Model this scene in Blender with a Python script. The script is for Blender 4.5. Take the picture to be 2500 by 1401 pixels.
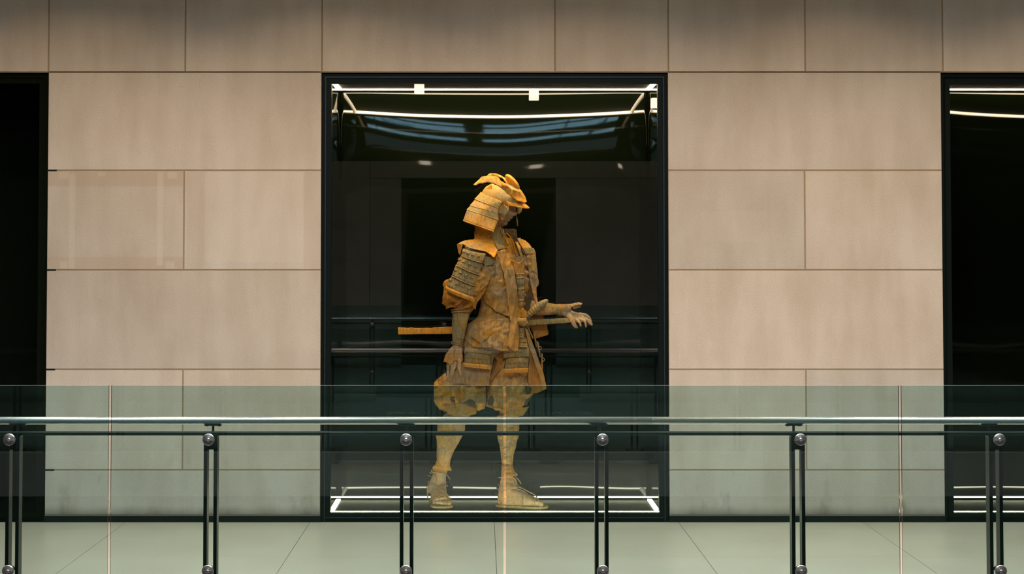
import bpy, bmesh, math, random
from math import sin, cos, pi, radians, sqrt
from mathutils import Vector, Matrix, noise
random.seed(4)
for o in list(bpy.data.objects): bpy.data.objects.remove(o)
COL = bpy.context.scene.collection
SC = bpy.context.scene

# ---------------------------------------------------------------- camera
DIST = 9.7; FPX = 3930.0; PITCH = radians(1.95); EYE = 1.575
CX = 1175.0; HORIZ = 632.0
CY = HORIZ - FPX*math.tan(PITCH)
cd = bpy.data.cameras.new('camera'); cam = bpy.data.objects.new('camera', cd); COL.objects.link(cam)
cam.location = (0, -DIST, EYE); cam.rotation_euler = (pi/2 + PITCH, 0, 0)
cd.sensor_width = 36; cd.lens = FPX*36/2500
cd.shift_x = (1250 - CX)/2500; cd.shift_y = (CY - 700.5)/2500
cd.clip_start = .05; cd.clip_end = 200
SC.camera = cam

def P(px, py, Y):
    """point of the place at depth Y that the photograph shows at px, py"""
    a = (px - CX)/FPX; b = (CY - py)/FPX
    d = Vector((a, cos(PITCH) - b*sin(PITCH), sin(PITCH) + b*cos(PITCH)))
    t = (Y + DIST)/d.y
    return Vector((0, -DIST, EYE)) + d*t

# ---------------------------------------------------------------- world, lights, exposure
w = bpy.data.worlds.new('world'); SC.world = w; w.use_nodes = True
w.node_tree.nodes['Background'].inputs[0].default_value = (.80, .90, 1.0, 1)
w.node_tree.nodes['Background'].inputs[1].default_value = .25
SC.view_settings.view_transform = 'Standard'; SC.view_settings.look = 'None'
SC.view_settings.exposure = 0; SC.view_settings.gamma = 1; SC.view_settings.use_curve_mapping = False

def area(name, loc, rot, sx, sy, power, color):
    l = bpy.data.lights.new(name, 'AREA'); l.shape = 'RECTANGLE'; l.size = sx; l.size_y = sy
    l.energy = power; l.color = color
    o = bpy.data.objects.new(name, l); COL.objects.link(o); o.location = loc; o.rotation_euler = rot
    return o
# daylight coming down through the roof over the open well between the two balconies
area('daylight_over_well', (.6, -5.8, 5.9), (0, 0, 0), 6.5, 6.2, 745, (.965, .985, 1.0))

# ---------------------------------------------------------------- materials
def mat(name, base=(.5,.5,.5), rough=.6, metal=0, spec=.5, emit=None, es=0):
    m = bpy.data.materials.new(name); m.use_nodes = True
    b = m.node_tree.nodes['Principled BSDF']
    b.inputs['Base Color'].default_value = (*base, 1); b.inputs['Roughness'].default_value = rough
    b.inputs['Metallic'].default_value = metal; b.inputs['Specular IOR Level'].default_value = spec
    if emit:
        b.inputs['Emission Color'].default_value = (*emit, 1); b.inputs['Emission Strength'].default_value = es
    return m
def N(m, t, **kw):
    n = m.node_tree.nodes.new(t)
    for k, v in kw.items():
        if k in n.inputs: n.inputs[k].default_value = v
        else: setattr(n, k, v)
    return n
def L(m, a, b): m.node_tree.links.new(a, b)
def bsdf(m): return m.node_tree.nodes['Principled BSDF']
def coords(m, sc=(1,1,1)):
    t = N(m, 'ShaderNodeTexCoord'); mp = N(m, 'ShaderNodeMapping'); mp.inputs['Scale'].default_value = sc
    L(m, t.outputs['Object'], mp.inputs[0]); return mp.outputs[0]
def mixc(m, fac, a, b, blend='MIX'):
    n = N(m, 'ShaderNodeMix', data_type='RGBA', blend_type=blend)
    for i, v in ((0, fac), (6, a), (7, b)):
        if hasattr(v, 'links') or isinstance(v, bpy.types.NodeSocket): L(m, v, n.inputs[i])
        else: n.inputs[i].default_value = v if i == 0 else (*v, 1)
    return n.outputs[2]
def ramp(m, src, stops):
    r = N(m, 'ShaderNodeValToRGB'); L(m, src, r.inputs[0])
    e = r.color_ramp.elements
    while len(e) < len(stops): e.new(.5)
    for q, (p, c) in zip(e, stops): q.position = p; q.color = (*c, 1) if len(c) == 3 else c
    return r.outputs[0]
def mth(m, op, a, b=0):
    n = N(m, 'ShaderNodeMath', operation=op)
    for i, v in enumerate((a, b)):
        if isinstance(v, bpy.types.NodeSocket): L(m, v, n.inputs[i])
        else: n.inputs[i].default_value = v
    return n.outputs[0]

# limestone with tape ghosts and scuffs
stone = mat('limestone', rough=.75, spec=.3)
def make_stone():
    m = stone; v = coords(m)
    at = N(m, 'ShaderNodeAttribute', attribute_name='tone')
    n1 = N(m, 'ShaderNodeTexNoise'); n1.inputs['Scale'].default_value = 1.1; n1.inputs['Detail'].default_value = 6; n1.inputs['Roughness'].default_value=.6; L(m, v, n1.inputs[0])
    n2 = N(m, 'ShaderNodeTexNoise'); n2.inputs['Scale'].default_value = 160; n2.inputs['Detail'].default_value = 3; L(m, v, n2.inputs[0])
    n4 = N(m, 'ShaderNodeTexNoise'); n4.inputs['Scale'].default_value = 5; n4.inputs['Detail'].default_value = 5; L(m, coords(m, (1.6, 1, .35)), n4.inputs[0])
    c = ramp(m, n1.outputs[0], [(.36, (.44, .395, .345)), (.5, (.52, .485, .44)), (.64, (.60, .575, .54))])
    c = mixc(m, .35, c, ramp(m, n4.outputs[0], [(.38, (.46, .39, .31)), (.62, (.66, .61, .54))]))
    c = mixc(m, .30, c, ramp(m, n2.outputs[0], [(.35, (.42, .37, .31)), (.65, (.70, .64, .56))]))
    c = mixc(m, 1.0, c, at.outputs['Color'], 'MULTIPLY')
    sep = N(m, 'ShaderNodeSeparateXYZ'); tc = N(m, 'ShaderNodeTexCoord'); L(m, tc.outputs['Object'], sep.inputs[0])
    def rect(x0, y0, x1, y1):
        a = P(x0, y1, 0); b = P(x1, y0, 0)
        def win(s, lo, hi):
            mn = N(m, 'ShaderNodeMapRange', interpolation_type='SMOOTHSTEP'); L(m, s, mn.inputs[0]); mn.inputs[1].default_value = lo-.008; mn.inputs[2].default_value = lo+.008
            mx = N(m, 'ShaderNodeMapRange', interpolation_type='SMOOTHSTEP'); L(m, s, mx.inputs[0]); mx.inputs[1].default_value = hi-.008; mx.inputs[2].default_value = hi+.008
            mx.inputs[3].default_value = 1; mx.inputs[4].default_value = 0
            return mth(m, 'MULTIPLY', mn.outputs[0], mx.outputs[0])
        return mth(m, 'MULTIPLY', win(sep.outputs['X'], a.x, b.x), win(sep.outputs['Z'], a.z, b.z))
    dark = (.46, .375, .29); pale = (.66, .62, .54)
    for r, col, f in (((112, 418, 448, 455), dark, .55), ((112, 627, 448, 656), dark, .5),
                      ((455, 418, 500, 656), dark, .22), ((741, 418, 783, 656), dark, .32), ((500, 418, 741, 640), pale, .22),
                      ((168, 425, 184, 655), pale, .33), ((383, 420, 399, 648), pale, .42),
                      ((144, 420, 168, 436), pale, .3), ((409, 420, 432, 436), pale, .4), ((146, 638, 164, 655), pale, .35), ((404, 638, 426, 655), pale, .35),
                      ((240, 420, 257, 430), pale, .3), ((605, 560, 630, 640), pale, .15), ((1632, 0, 1668, 174), pale, .2),
                      ((1712, 516, 1872, 590), pale, .10)):
        c = mixc(m, mth(m, 'MULTIPLY', rect(*r), f), c, col)
    # scuffs along the bottom course
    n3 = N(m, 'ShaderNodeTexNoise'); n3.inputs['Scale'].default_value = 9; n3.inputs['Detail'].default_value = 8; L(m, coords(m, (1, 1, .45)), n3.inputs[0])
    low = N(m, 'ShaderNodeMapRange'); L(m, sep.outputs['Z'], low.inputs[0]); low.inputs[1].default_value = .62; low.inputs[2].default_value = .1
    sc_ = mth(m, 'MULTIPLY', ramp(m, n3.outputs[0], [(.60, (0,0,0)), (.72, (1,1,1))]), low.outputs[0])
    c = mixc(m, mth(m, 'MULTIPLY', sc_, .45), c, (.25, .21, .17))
    foot_shade = N(m, 'ShaderNodeMapRange', interpolation_type='SMOOTHSTEP'); L(m, mth(m, 'ADD', sep.outputs['Z'], mth(m, 'MULTIPLY', n3.outputs[0], -.05)), foot_shade.inputs[0]); foot_shade.inputs[1].default_value = .085; foot_shade.inputs[2].default_value = .0
    c = mixc(m, mth(m, 'MULTIPLY', foot_shade.outputs[0], .75), c, (.10, .085, .07))  # wall foot darkened in the colour, as shade of the base recess
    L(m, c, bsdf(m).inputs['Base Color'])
    bp = N(m, 'ShaderNodeBump'); bp.inputs['Strength'].default_value = .08; bp.inputs['Distance'].default_value = .004
    L(m, n2.outputs[0], bp.inputs['Height']); L(m, bp.outputs[0], bsdf(m).inputs['Normal'])
make_stone()
mortar = mat('mortar', (.33, .26, .18), .9, spec=.1)
floorm = mat('floor_tile', rough=.32, spec=.45)
def make_floor():
    m = floorm; v = coords(m)
    n = N(m, 'ShaderNodeTexNoise'); n.inputs['Scale'].default_value = 2; n.inputs['Detail'].default_value = 8; L(m, v, n.inputs[0])
    n2 = N(m, 'ShaderNodeTexNoise'); n2.inputs['Scale'].default_value = 120; L(m, v, n2.inputs[0])
    c = ramp(m, n.outputs[0], [(.35, (.55, .535, .48)), (.65, (.62, .61, .56))])
    c = mixc(m, .25, c, ramp(m, n2.outputs[0], [(.4, (.45, .42, .36)), (.6, (.68, .65, .57))]))
    L(m, c, bsdf(m).inputs['Base Color'])
make_floor()
grout = mat('grout', (.06, .055, .05), .9)
black = mat('black_metal', (.004, .009, .009), .4, spec=.25)
frame_m = mat('frame_metal', (.003, .0075, .0075), .45, spec=.14)
edge_m = mat('frame_edge', (.012, .022, .028), .4, .1)
rail_m = mat('painted_rail', (.012, .035, .036), .38, .2, spec=.6)
steel = mat('brushed_steel', (.95, .94, .93), .30, .85)
def brushed():
    n = N(steel, 'ShaderNodeTexNoise'); n.inputs['Scale'].default_value = 60; L(steel, coords(steel, (.02, 1, 1)), n.inputs[0])
    bp = N(steel, 'ShaderNodeBump'); bp.inputs['Strength'].default_value = .05; L(steel, n.outputs[0], bp.inputs['Height']); L(steel, bp.outputs[0], bsdf(steel).inputs['Normal'])
brushed()
knobm = mat('turned_steel', (.85, .80, .78), .27, .92); bsdf(knobm).inputs['Anisotropic'].default_value = .8
void = mat('dark_interior', (.004, .007, .003), .9, spec=.05)
soffit = mat('soffit_plaster', (.30, .27, .22), .9)
gloss = mat('black_acrylic', (.0016, .0026, .0008), .03, spec=.33)
casefloor = mat('case_floor', rough=.5, spec=.12)
def cf():
    m = casefloor; n = N(m, 'ShaderNodeTexNoise'); n.inputs['Scale'].default_value = 12; n.inputs['Detail'].default_value = 9; L(m, coords(m, (1, 3, 1)), n.inputs[0])
    n2 = N(m, 'ShaderNodeTexNoise'); n2.inputs['Scale'].default_value = 300; L(m, coords(m), n2.inputs[0])
    c = ramp(m, n.outputs[0], [(.4, (.006, .006, .004)), (.7, (.022, .019, .012))])
    c = mixc(m, ramp(m, n2.outputs[0], [(.69, (0,0,0)), (.74, (1,1,1))]), c, (.28, .26, .20))
    L(m, c, bsdf(m).inputs['Base Color'])
cf()
led = mat('led_strip_light', (1, .9, .75), .5, emit=(1, .76, .50), es=34)
led_low = mat('led_floor_strip_light', (1, .9, .75), .5, emit=(1, .78, .54), es=16)
led_front = mat('led_front_strip_light', (1, .9, .75), .5, emit=(1, .76, .55), es=52)
lamp_m = mat('downlight_glow', (1, .9, .75), .5, emit=(1, .80, .58), es=40)
sky_m = mat('skylight_pane', (.2,.3,.4), .3, emit=(.28, .52, .68), es=12)
wellm = mat('dark_hall', (.012, .016, .010), .9)
beam_glow = mat('beam_painted_glow', (.2, .26, .3), .6, emit=(.30, .40, .46), es=1.3)  # for a pale ceiling beam; skylight falling on it is put in as glow

def glassmat(name, tint, ior, rough=0.0, haze=None):
    m = bpy.data.materials.new(name); m.use_nodes = True; nt = m.node_tree; nt.nodes.clear()
    out = N(m, 'ShaderNodeOutputMaterial'); tr = N(m, 'ShaderNodeBsdfTransparent'); tr.inputs[0].default_value = (*tint, 1)
    gl = N(m, 'ShaderNodeBsdfGlossy'); gl.inputs['Roughness'].default_value = rough; gl.inputs[0].default_value = (1, 1, 1, 1)
    fr = N(m, 'ShaderNodeFresnel'); fr.inputs[0].default_value = ior
    mx = N(m, 'ShaderNodeMixShader'); L(m, fr.outputs[0], mx.inputs[0]); L(m, tr.outputs[0], mx.inputs[1]); L(m, gl.outputs[0], mx.inputs[2])
    s = mx.outputs[0]
    if haze:
        df = N(m, 'ShaderNodeBsdfTranslucent'); df.inputs[0].default_value = (*haze[0], 1)
        m2 = N(m, 'ShaderNodeMixShader'); m2.inputs[0].default_value = haze[1]; L(m, s, m2.inputs[1]); L(m, df.outputs[0], m2.inputs[2]); s = m2.outputs[0]
    L(m, s, out.inputs[0]); return m
show_glass = glassmat('showcase_glass', (.97, .98, .97), 1.5)
plain_glass = glassmat('low_reflection_glass', (.95, .96, .95), 1.12)
rail_glass = glassmat('balustrade_glass', (.745, .865, .86), 1.45, haze=((.40, .75, .66), .008))
glass_edge = mat('polished_glass_edge', (.50, .66, .58), .12, spec=.8)
glass_side = mat('glass_side_edge', (.010, .030, .024), .1, spec=.8)

# ---------------------------------------------------------------- mesh helpers
def box(bm, x0, x1, y0, y1, z0, z1, mi=0):
    vs = [bm.verts.new(c) for c in ((x0,y0,z0),(x1,y0,z0),(x1,y1,z0),(x0,y1,z0),(x0,y0,z1),(x1,y0,z1),(x1,y1,z1),(x0,y1,z1))]
    fs = []
    for i in ((0,3,2,1),(4,5,6,7),(0,1,5,4),(1,2,6,5),(2,3,7,6),(3,0,4,7)):
        f = bm.faces.new([vs[k] for k in i]); f.material_index = mi; fs.append(f)
    return fs
def obj(name, bm, m, parent=None, smooth=False, **props):
    bmesh.ops.recalc_face_normals(bm, faces=bm.faces) if props.pop('recalc', False) else None
    me = bpy.data.meshes.new(name); bm.to_mesh(me); bm.free()
    for x in (m if isinstance(m, (list, tuple)) else [m]): me.materials.append(x)
    if smooth:
        for p in me.polygons: p.use_smooth = True
    o = bpy.data.objects.new(name, me); COL.objects.link(o)
    if parent: o.parent = parent
    for k, v in props.items(): o[k] = v
    return o
def empty(name, loc, label, cat, group=None):
    o = bpy.data.objects.new(name, None); COL.objects.link(o); o.location = loc
    o['label'] = label; o['category'] = cat
    if group: o['group'] = group
    return o
def ring_tube(bm, pts, rad, seg=10, caps=True, flat=1.0, up=None, mi=0):
    """tube along pts; rad a number, a list, or a list of (side, up) pairs"""
    pts = [Vector(p) for p in pts]; n = len(pts); rings = []
    ref = None
    for i, p in enumerate(pts):
        t = (pts[min(i+1, n-1)] - pts[max(i-1, 0)]).normalized()
        if ref is None:
            ref = Vector(up) if up else (Vector((0, 1, 0)) if abs(t.y) < .9 else Vector((1, 0, 0)))
        a = (ref - t*ref.dot(t)).normalized(); ref = a; b = t.cross(a)
        r = rad[i] if isinstance(rad, (list, tuple)) else rad
        ra, rb = r if isinstance(r, (list, tuple)) else (r, r*flat)
        rings.append([bm.verts.new(p + a*ra*cos(2*pi*k/seg) + b*rb*sin(2*pi*k/seg)) for k in range(seg)])
    for i in range(n-1):
        for k in range(seg):
            f = bm.faces.new([rings[i][k], rings[i][(k+1) % seg], rings[i+1][(k+1) % seg], rings[i+1][k]]); f.material_index = mi
    if caps:
        bm.faces.new(list(reversed(rings[0]))); bm.faces.new(rings[-1])
    return rings

# ---------------------------------------------------------------- setting: wall
def zx(px, py, Y=0): return P(px, py, Y).x
def zz(py, Y=0, px=CX): return P(px, py, Y).z
XL, XA, XB, XR = zx(113, 659), zx(784.5, 659), zx(1631, 659), zx(2303, 659)
ZT = zz(179)
rows = [(-240, -65), (-65, 176), (176, 416), (416, 659), (659, 902), (902, 1147), (1147, 1259)]
JOINT = .0092
bm = bmesh.new(); cl = bm.loops.layers.float_color.new('tone')
def block(x0, x1, z0, z1):
    t = random.uniform(.93, 1.06); w_ = random.uniform(.985, 1.02)
    n0 = len(bm.faces)
    g = JOINT/2
    fs = box(bm, x0+g, x1-g, -.0, .05, z0+g, z1-g)
    for f in fs:
        for lp in f.loops: lp[cl] = (t*w_, t, t/w_, 1)
JX = {'top': [118-1130, 118-667, 118-333, 118, 452, 786, 1355, 1632, 1966, 2302, 2636, 2970, 3600]}
WL, WR = zx(-1500, 659), zx(4000, 659)
for (a, b) in rows[:2]:
    xs = [WL] + [zx(p, 176) for p in JX['top']] + [WR]
    if a == -240: xs = [WL] + [zx(p+160, 176) for p in JX['top'][:-1]] + [WR]
    for x0, x1 in zip(xs, xs[1:]): block(x0, x1, zz(b), zz(a))
for i, (a, b) in enumerate(rows[2:]):
    z1, z0 = zz(a), (zz(b) if b < 1255 else zz(1258))
    if i in (1, 3):
        for (x0, x1) in ((XL, XA), (XB, XR)):
            xm = zx(448 if x0 == XL else 1966, 659); block(x0, xm, z0, z1); block(xm, x1, z0, z1)
    else:
        block(XL, XA, z0, z1); block(XB, XR, z0, z1)
    for x0, x1 in ((WL, XL - (XB-XA)), (XR + (XB-XA), WR)): block(x0, x1, z0, z1)
wb = obj('wall_back', bm, stone, kind='structure')
b = wb.modifiers.new('bevel', 'BEVEL'); b.width = .0018; b.segments = 2
bm = bmesh.new()
for x0, x1 in ((WL, XL-(XB-XA)), (XL, XA), (XB, XR), (XR+(XB-XA), WR)): box(bm, x0+.004, x1-.004, .0025, .8, 0, ZT+.01)
box(bm, WL, WR, .0025, .8, ZT+.006, zz(-240))
obj('wall_core', bm, mortar, kind='structure')
# black skirting at the foot of the stone
bm = bmesh.new()
for x0, x1 in ((WL, XL-(XB-XA)), (XL, XA), (XB, XR), (XR+(XB-XA), WR)):
    box(bm, x0, x1, -.006, .03, 0, zz(1259))
obj('baseboard_back', bm, black, kind='structure')
# dark open ends of a few joints, at the left edge of the stone
bm = bmesh.new()
for py in (416, 659, 902, 1147): box(bm, XL-.001, XL+.058, -.0015, .02, zz(py)-.004, zz(py)+.0035)
obj('trim_1', bm, black, kind='structure')

# ---------------------------------------------------------------- setting: floor and soffit
YG = -2.774                                   # plane of the near balustrade glass
EDGE = YG - .09
bm = bmesh.new()
T = 1.103
x0 = zx(757, 1268) - 8*T
ys = [EDGE, -2*1.12, -1.12, -.003]
for k in range(22):
    for a, c in zip(ys, ys[1:]):
        box(bm, x0+k*T+.0015, x0+(k+1)*T-.0015, a+.0007, c-.0007, -.012, 0)
obj('floor', bm, floorm, kind='structure')
bm = bmesh.new(); box(bm, WL, WR, EDGE+.002, .8, -.35, -.0022); obj('floor_slab', bm, grout, kind='structure')
bm = bmesh.new(); box(bm, WL, WR, -DIST-4.5, -8.98, -.35, 0); obj('floor_opposite', bm, floorm, kind='structure')
bm = bmesh.new(); box(bm, -11, 12, -30, .8, -4.2, -4.1); obj('floor_lower', bm, wellm, kind='structure')
bm = bmesh.new(); box(bm, WL, WR, -2.4, .8, 3.86, 4.15); obj('ceiling_walkway', bm, soffit, kind='structure')

# stone wall and dark doorway of the opposite side (mirrored faintly in the glass)
bm = bmesh.new(); cl = bm.loops.layers.float_color.new('tone')
for x0, x1, z0, z1 in ((-5.5, -1.62, 0, 3.0), (-1.62, -1.16, 0, 2.75), (1.08, 3.3, 0, 2.75), (-1.62, 3.3, 2.75, 3.0), (3.3, 6, 0, 3.0)): block(x0, x1, z0, z1)
for v in bm.verts: v.co.y = -13.6 - v.co.y
obj('wall_front', bm, stone, kind='structure')
area('opposite_wall_fill', (0, -11.6, 3.45), (radians(-25), 0, 0), 7, .5, 15, (1, .9, .75))  # added lamp with no fixture, brightens the opposite wall

# high hall ceiling with roof lights (seen only as reflections in the case)
bm = bmesh.new()
box(bm, -14, 15, -30, -11.8, 6.3, 6.4); box(bm, -14, 15, -30, -11.8, -4.1, -.3) 
bm.free()
bm = bmesh.new(); box(bm, -14, 15, -30, -9.0, 6.3, 6.42); box(bm, -14, 15, -2.6, .8, 6.3, 6.42); obj('ceiling', bm, wellm, kind='structure')
bm = bmesh.new(); box(bm, -11, 12, -30, -29.8, -4.1, 6.3); obj('wall_far', bm, wellm, kind='structure')
bm = bmesh.new(); box(bm, -11.2, -11, -30, .8, -4.1, 6.3); obj('wall_left', bm, wellm, kind='structure')
bm = bmesh.new(); box(bm, 12, 12.2, -30, .8, -4.1, 6.3); obj('wall_right', bm, wellm, kind='structure')
nwin = 0
for y0, y1 in ((-13.85, -13.5), (-15.15, -14.25), (-17.4, -16.75)):
    for xa, xb in ((-2.55, -1.62), (-1.53, -.99), (-.95, -.12), (.18, 1.0), (1.05, 1.72), (1.8, 2.7)):
        nwin += 1
        bm = bmesh.new(); box(bm, xa, xb, y0, y1, 6.27, 6.295)
        obj('window_%d' % nwin, bm, sky_m, kind='structure')
bm = bmesh.new(); box(bm, -3.4, 3.4, -22.4, -19.2, 6.25, 6.29); obj('beam_glow_pane', bm, beam_glow, kind='structure')  # ceiling beam, its light painted as a glow of its own
bm = bmesh.new(); box(bm, WL, WR, -14, -8.98, 3.74, 3.90); obj('ceiling_opposite', bm, wellm, kind='structure')

def downlight(x, y, z, s, label, group, power):
    e = empty('ceiling_downlight', (x, y, z), label, 'ceiling light', group)
    bm = bmesh.new(); box(bm, -s, s, -s, s, -.006, -.001); obj('diffuser', bm, lamp_m, e)
    bm = bmesh.new()
    for q in ((-s-.012, s+.012, -s-.012, -s), (-s-.012, s+.012, s, s+.012), (-s-.012, -s, -s, s), (s, s+.012, -s, s)):
        box(bm, q[0], q[1], q[2], q[3], -.01, 0)
    obj('frame', bm, frame_m, e)
    if power:
        l = area('added_downlight_lamp', (0, 0, -.02), (0, 0, 0), s*2, s*2, power, (1, .62, .29)); l.data.spread = radians(120); l.parent = e
for k, (x, wh) in enumerate(((-2.4, 'outermost on the left'), (-.9, 'second from the left'), (.6, 'middle one of five'), (2.1, 'second from the right'), (3.6, 'outermost on the right'))):
    downlight(x, -1.3, 3.86, .055, 'unseen square downlight added to warm the stone wall, ' + wh, 'unseen downlights added over the near walkway', 17)  # out of view, added to warm the top of the wall
for k, (x, wh) in enumerate(((-2.2, 'leftmost'), (-.97, 'second from the left'), (.93, 'third from the left'), (2.6, 'rightmost'))):
    downlight(x, -23.6, 6.3, .2, wh + ' of the small square lights reflected above the helmet', 'downlights in the hall ceiling', 0)
# box lamps hung under the opposite soffit, mirrored in the front glass
glow = mat('box_lamp_glow', (1, .9, .75), .5, emit=(1, .80, .62), es=16)
for px_, py_, wh in ((1023, 215, 'left'), (1304, 231, 'middle'), (1603, 250, 'right')):
    q = P(px_, py_, 9.5)
    e = empty('box_lamp', (q.x, -9.5, q.z), wh + ' one of three glowing box lamps mirrored at the top of the case glass', 'ceiling light', 'box lamps of the opposite soffit')
    bm = bmesh.new(); box(bm, -.058, .058, -.058, .058, -.058, .058); o = obj('lamp_body', bm, glow, e)
    bv = o.modifiers.new('bevel', 'BEVEL'); bv.width = .006; bv.segments = 2
    bm = bmesh.new(); ring_tube(bm, [(0, 0, .058), (0, 0, 3.74-q.z)], .006, 8); obj('rod', bm, frame_m, e)

# ---------------------------------------------------------------- display cases
YF = .02; YBACK = .60
def showcase(x0, x1, label, lit=True, seed=0):
    e = empty('display_case', ((x0+x1)/2, .3, 0), label, 'display case')
    ox = (x0+x1)/2
    def bb(bm, a, b_, *r): box(bm, a-ox, b_-ox, r[0]-.3, r[1]-.3, r[2], r[3])
    fi = zx(805.5, 1200)-XA                                      # width of the frame side
    xi0, xi1 = x0+fi, x1-fi
    zb, zt = zz(1249.2, YF+.05), zz(202.5)
    bm = bmesh.new()
    bb(bm, x0, xi0, YF, YF+.05, 0, ZT); bb(bm, xi1, x1, YF, YF+.05, 0, ZT)
    bb(bm, xi0, xi1, YF, YF+.05, 0, zb); bb(bm, xi0, xi1, YF, YF+.05, zt, ZT)
    obj('frame', bm, frame_m if lit else void, e)
    bm = bmesh.new(); t = .007; m_ = .018
    bb(bm, x0+m_, x0+m_+t, YF-.008, YF, 0, ZT-m_); bb(bm, x1-m_-t, x1-m_, YF-.008, YF, 0, ZT-m_)
    bb(bm, x0+m_+t, x1-m_-t, YF-.008, YF, ZT-m_-t, ZT-m_); bb(bm, x0+m_+t, x1-m_-t, YF-.008, YF, .022, .026)
    obj('frame_bead', bm, edge_m if seed == 0 else void, e)
    bm = bmesh.new(); bb(bm, xi0, xi1, YF+.018, YF+.026, zb, zt); obj('front_glass', bm, show_glass if seed == 0 else plain_glass, e)
    # inner box
    fz = zz(1251.5, YF+.05); cz = zz(192)
    bm = bmesh.new()
    bb(bm, x0+.004, xi0+.0, YF+.05, .72, 0, ZT-.004); obj('side_panel', bm, gloss if lit else void, e)
    bm = bmesh.new(); bb(bm, xi1, x1-.004, YF+.05, .72, 0, ZT-.004); obj('side_panel', bm, gloss if lit else void, e)
    bm = bmesh.new(); bb(bm, xi0, xi1, YF+.05, .72, cz, ZT-.004); obj('case_ceiling', bm, void, e)
    bm = bmesh.new(); bb(bm, xi0, xi1, YF+.05, .72, .0, fz); obj('case_floor', bm, casefloor if lit else void, e)
    bm = bmesh.new(); nx, nz = 90, 130; vs = []
    for j in range(nz+1):
        z = fz + (cz-fz)*j/nz
        for i in range(nx+1):
            u = i/nx*2-1; x = xi0 + (xi1-xi0)*i/nx
            y = YBACK + 0.5*.20*max(0, z-1.97)**2*(1-.42*u*u)
            y += .22*max(0, abs(u)-.74)**2*min(1, max(0, (z-2.0)/.35))
            f = max(0, 1-abs(z-fz)/.35)
            y += .0006*sin(x*9+seed) *sin(z*3.1+seed) + .0011*f*sin(x*6.5+1.3+seed*2)*sin(pi*(z-fz)/.3)
            y += .0012*noise.noise(Vector((x*2.2, z*1.6, seed)))
            vs.append(bm.verts.new((x-ox, y-.3, z)))
    for j in range(nz):
        for i in range(nx):
            a = j*(nx+1)+i; bm.faces.new((vs[a], vs[a+1], vs[a+nx+2], vs[a+nx+1]))
    o = obj('back_panel', bm, gloss if lit else void, e, smooth=True)
    sm = o.modifiers.new('thickness', 'SOLIDIFY'); sm.thickness = .01; sm.offset = -1
    if lit:
        ya, yb = YF+.052, YBACK-.012
        for nm, r in (('led_strip', (xi0, xi1, ya, ya+.012, fz, zz(1247.4, ya+.012))),
                      ('led_strip', (xi0, xi1, yb-.006, yb, zz(1214.8, yb)-.0, zz(1211.8, yb))),
                      ('led_strip', (xi0, xi0+.014, ya+.012, yb-.012, fz, fz+.008)), ('led_strip', (xi1-.014, xi1, ya+.012, yb-.012, fz, fz+.008)),
                      ('led_strip', (xi0, xi1, ya, ya+.012, cz-.022, cz)),
                      ('led_strip', (xi0, xi1, yb-.006, yb, zz(220.5, yb), zz(216, yb))),
                      ('led_strip', (xi0, xi0+.014, ya+.012, yb-.012, cz-.010, cz)), ('led_strip', (xi1-.014, xi1, ya+.012, yb-.012, cz-.010, cz))):
            bm = bmesh.new(); bb(bm, *r); obj(nm, bm, led if r[5] > 1 else (led_front if r[2] == ya and r[1] == xi1 else led_low), e)
        l = area('led_strip_light', (0, YF+.068-.3, cz-.013), (radians(42), 0, 0), xi1-xi0-.05, .018, 36 if seed == 0 else 4, (1, .76, .47)); l.parent = e
    return e
W = XB-XA
showcase(XA, XB, 'tall black framed display case holding the cardboard warrior, glowing strips inside', True, 0)
showcase(XR, XR+W, 'black framed display case cut off by the right edge, lit strips, otherwise dark', True, 3.7)
showcase(XL-W, XL, 'unlit pitch dark display case cut off by the left edge', False, 1.9)

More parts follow.
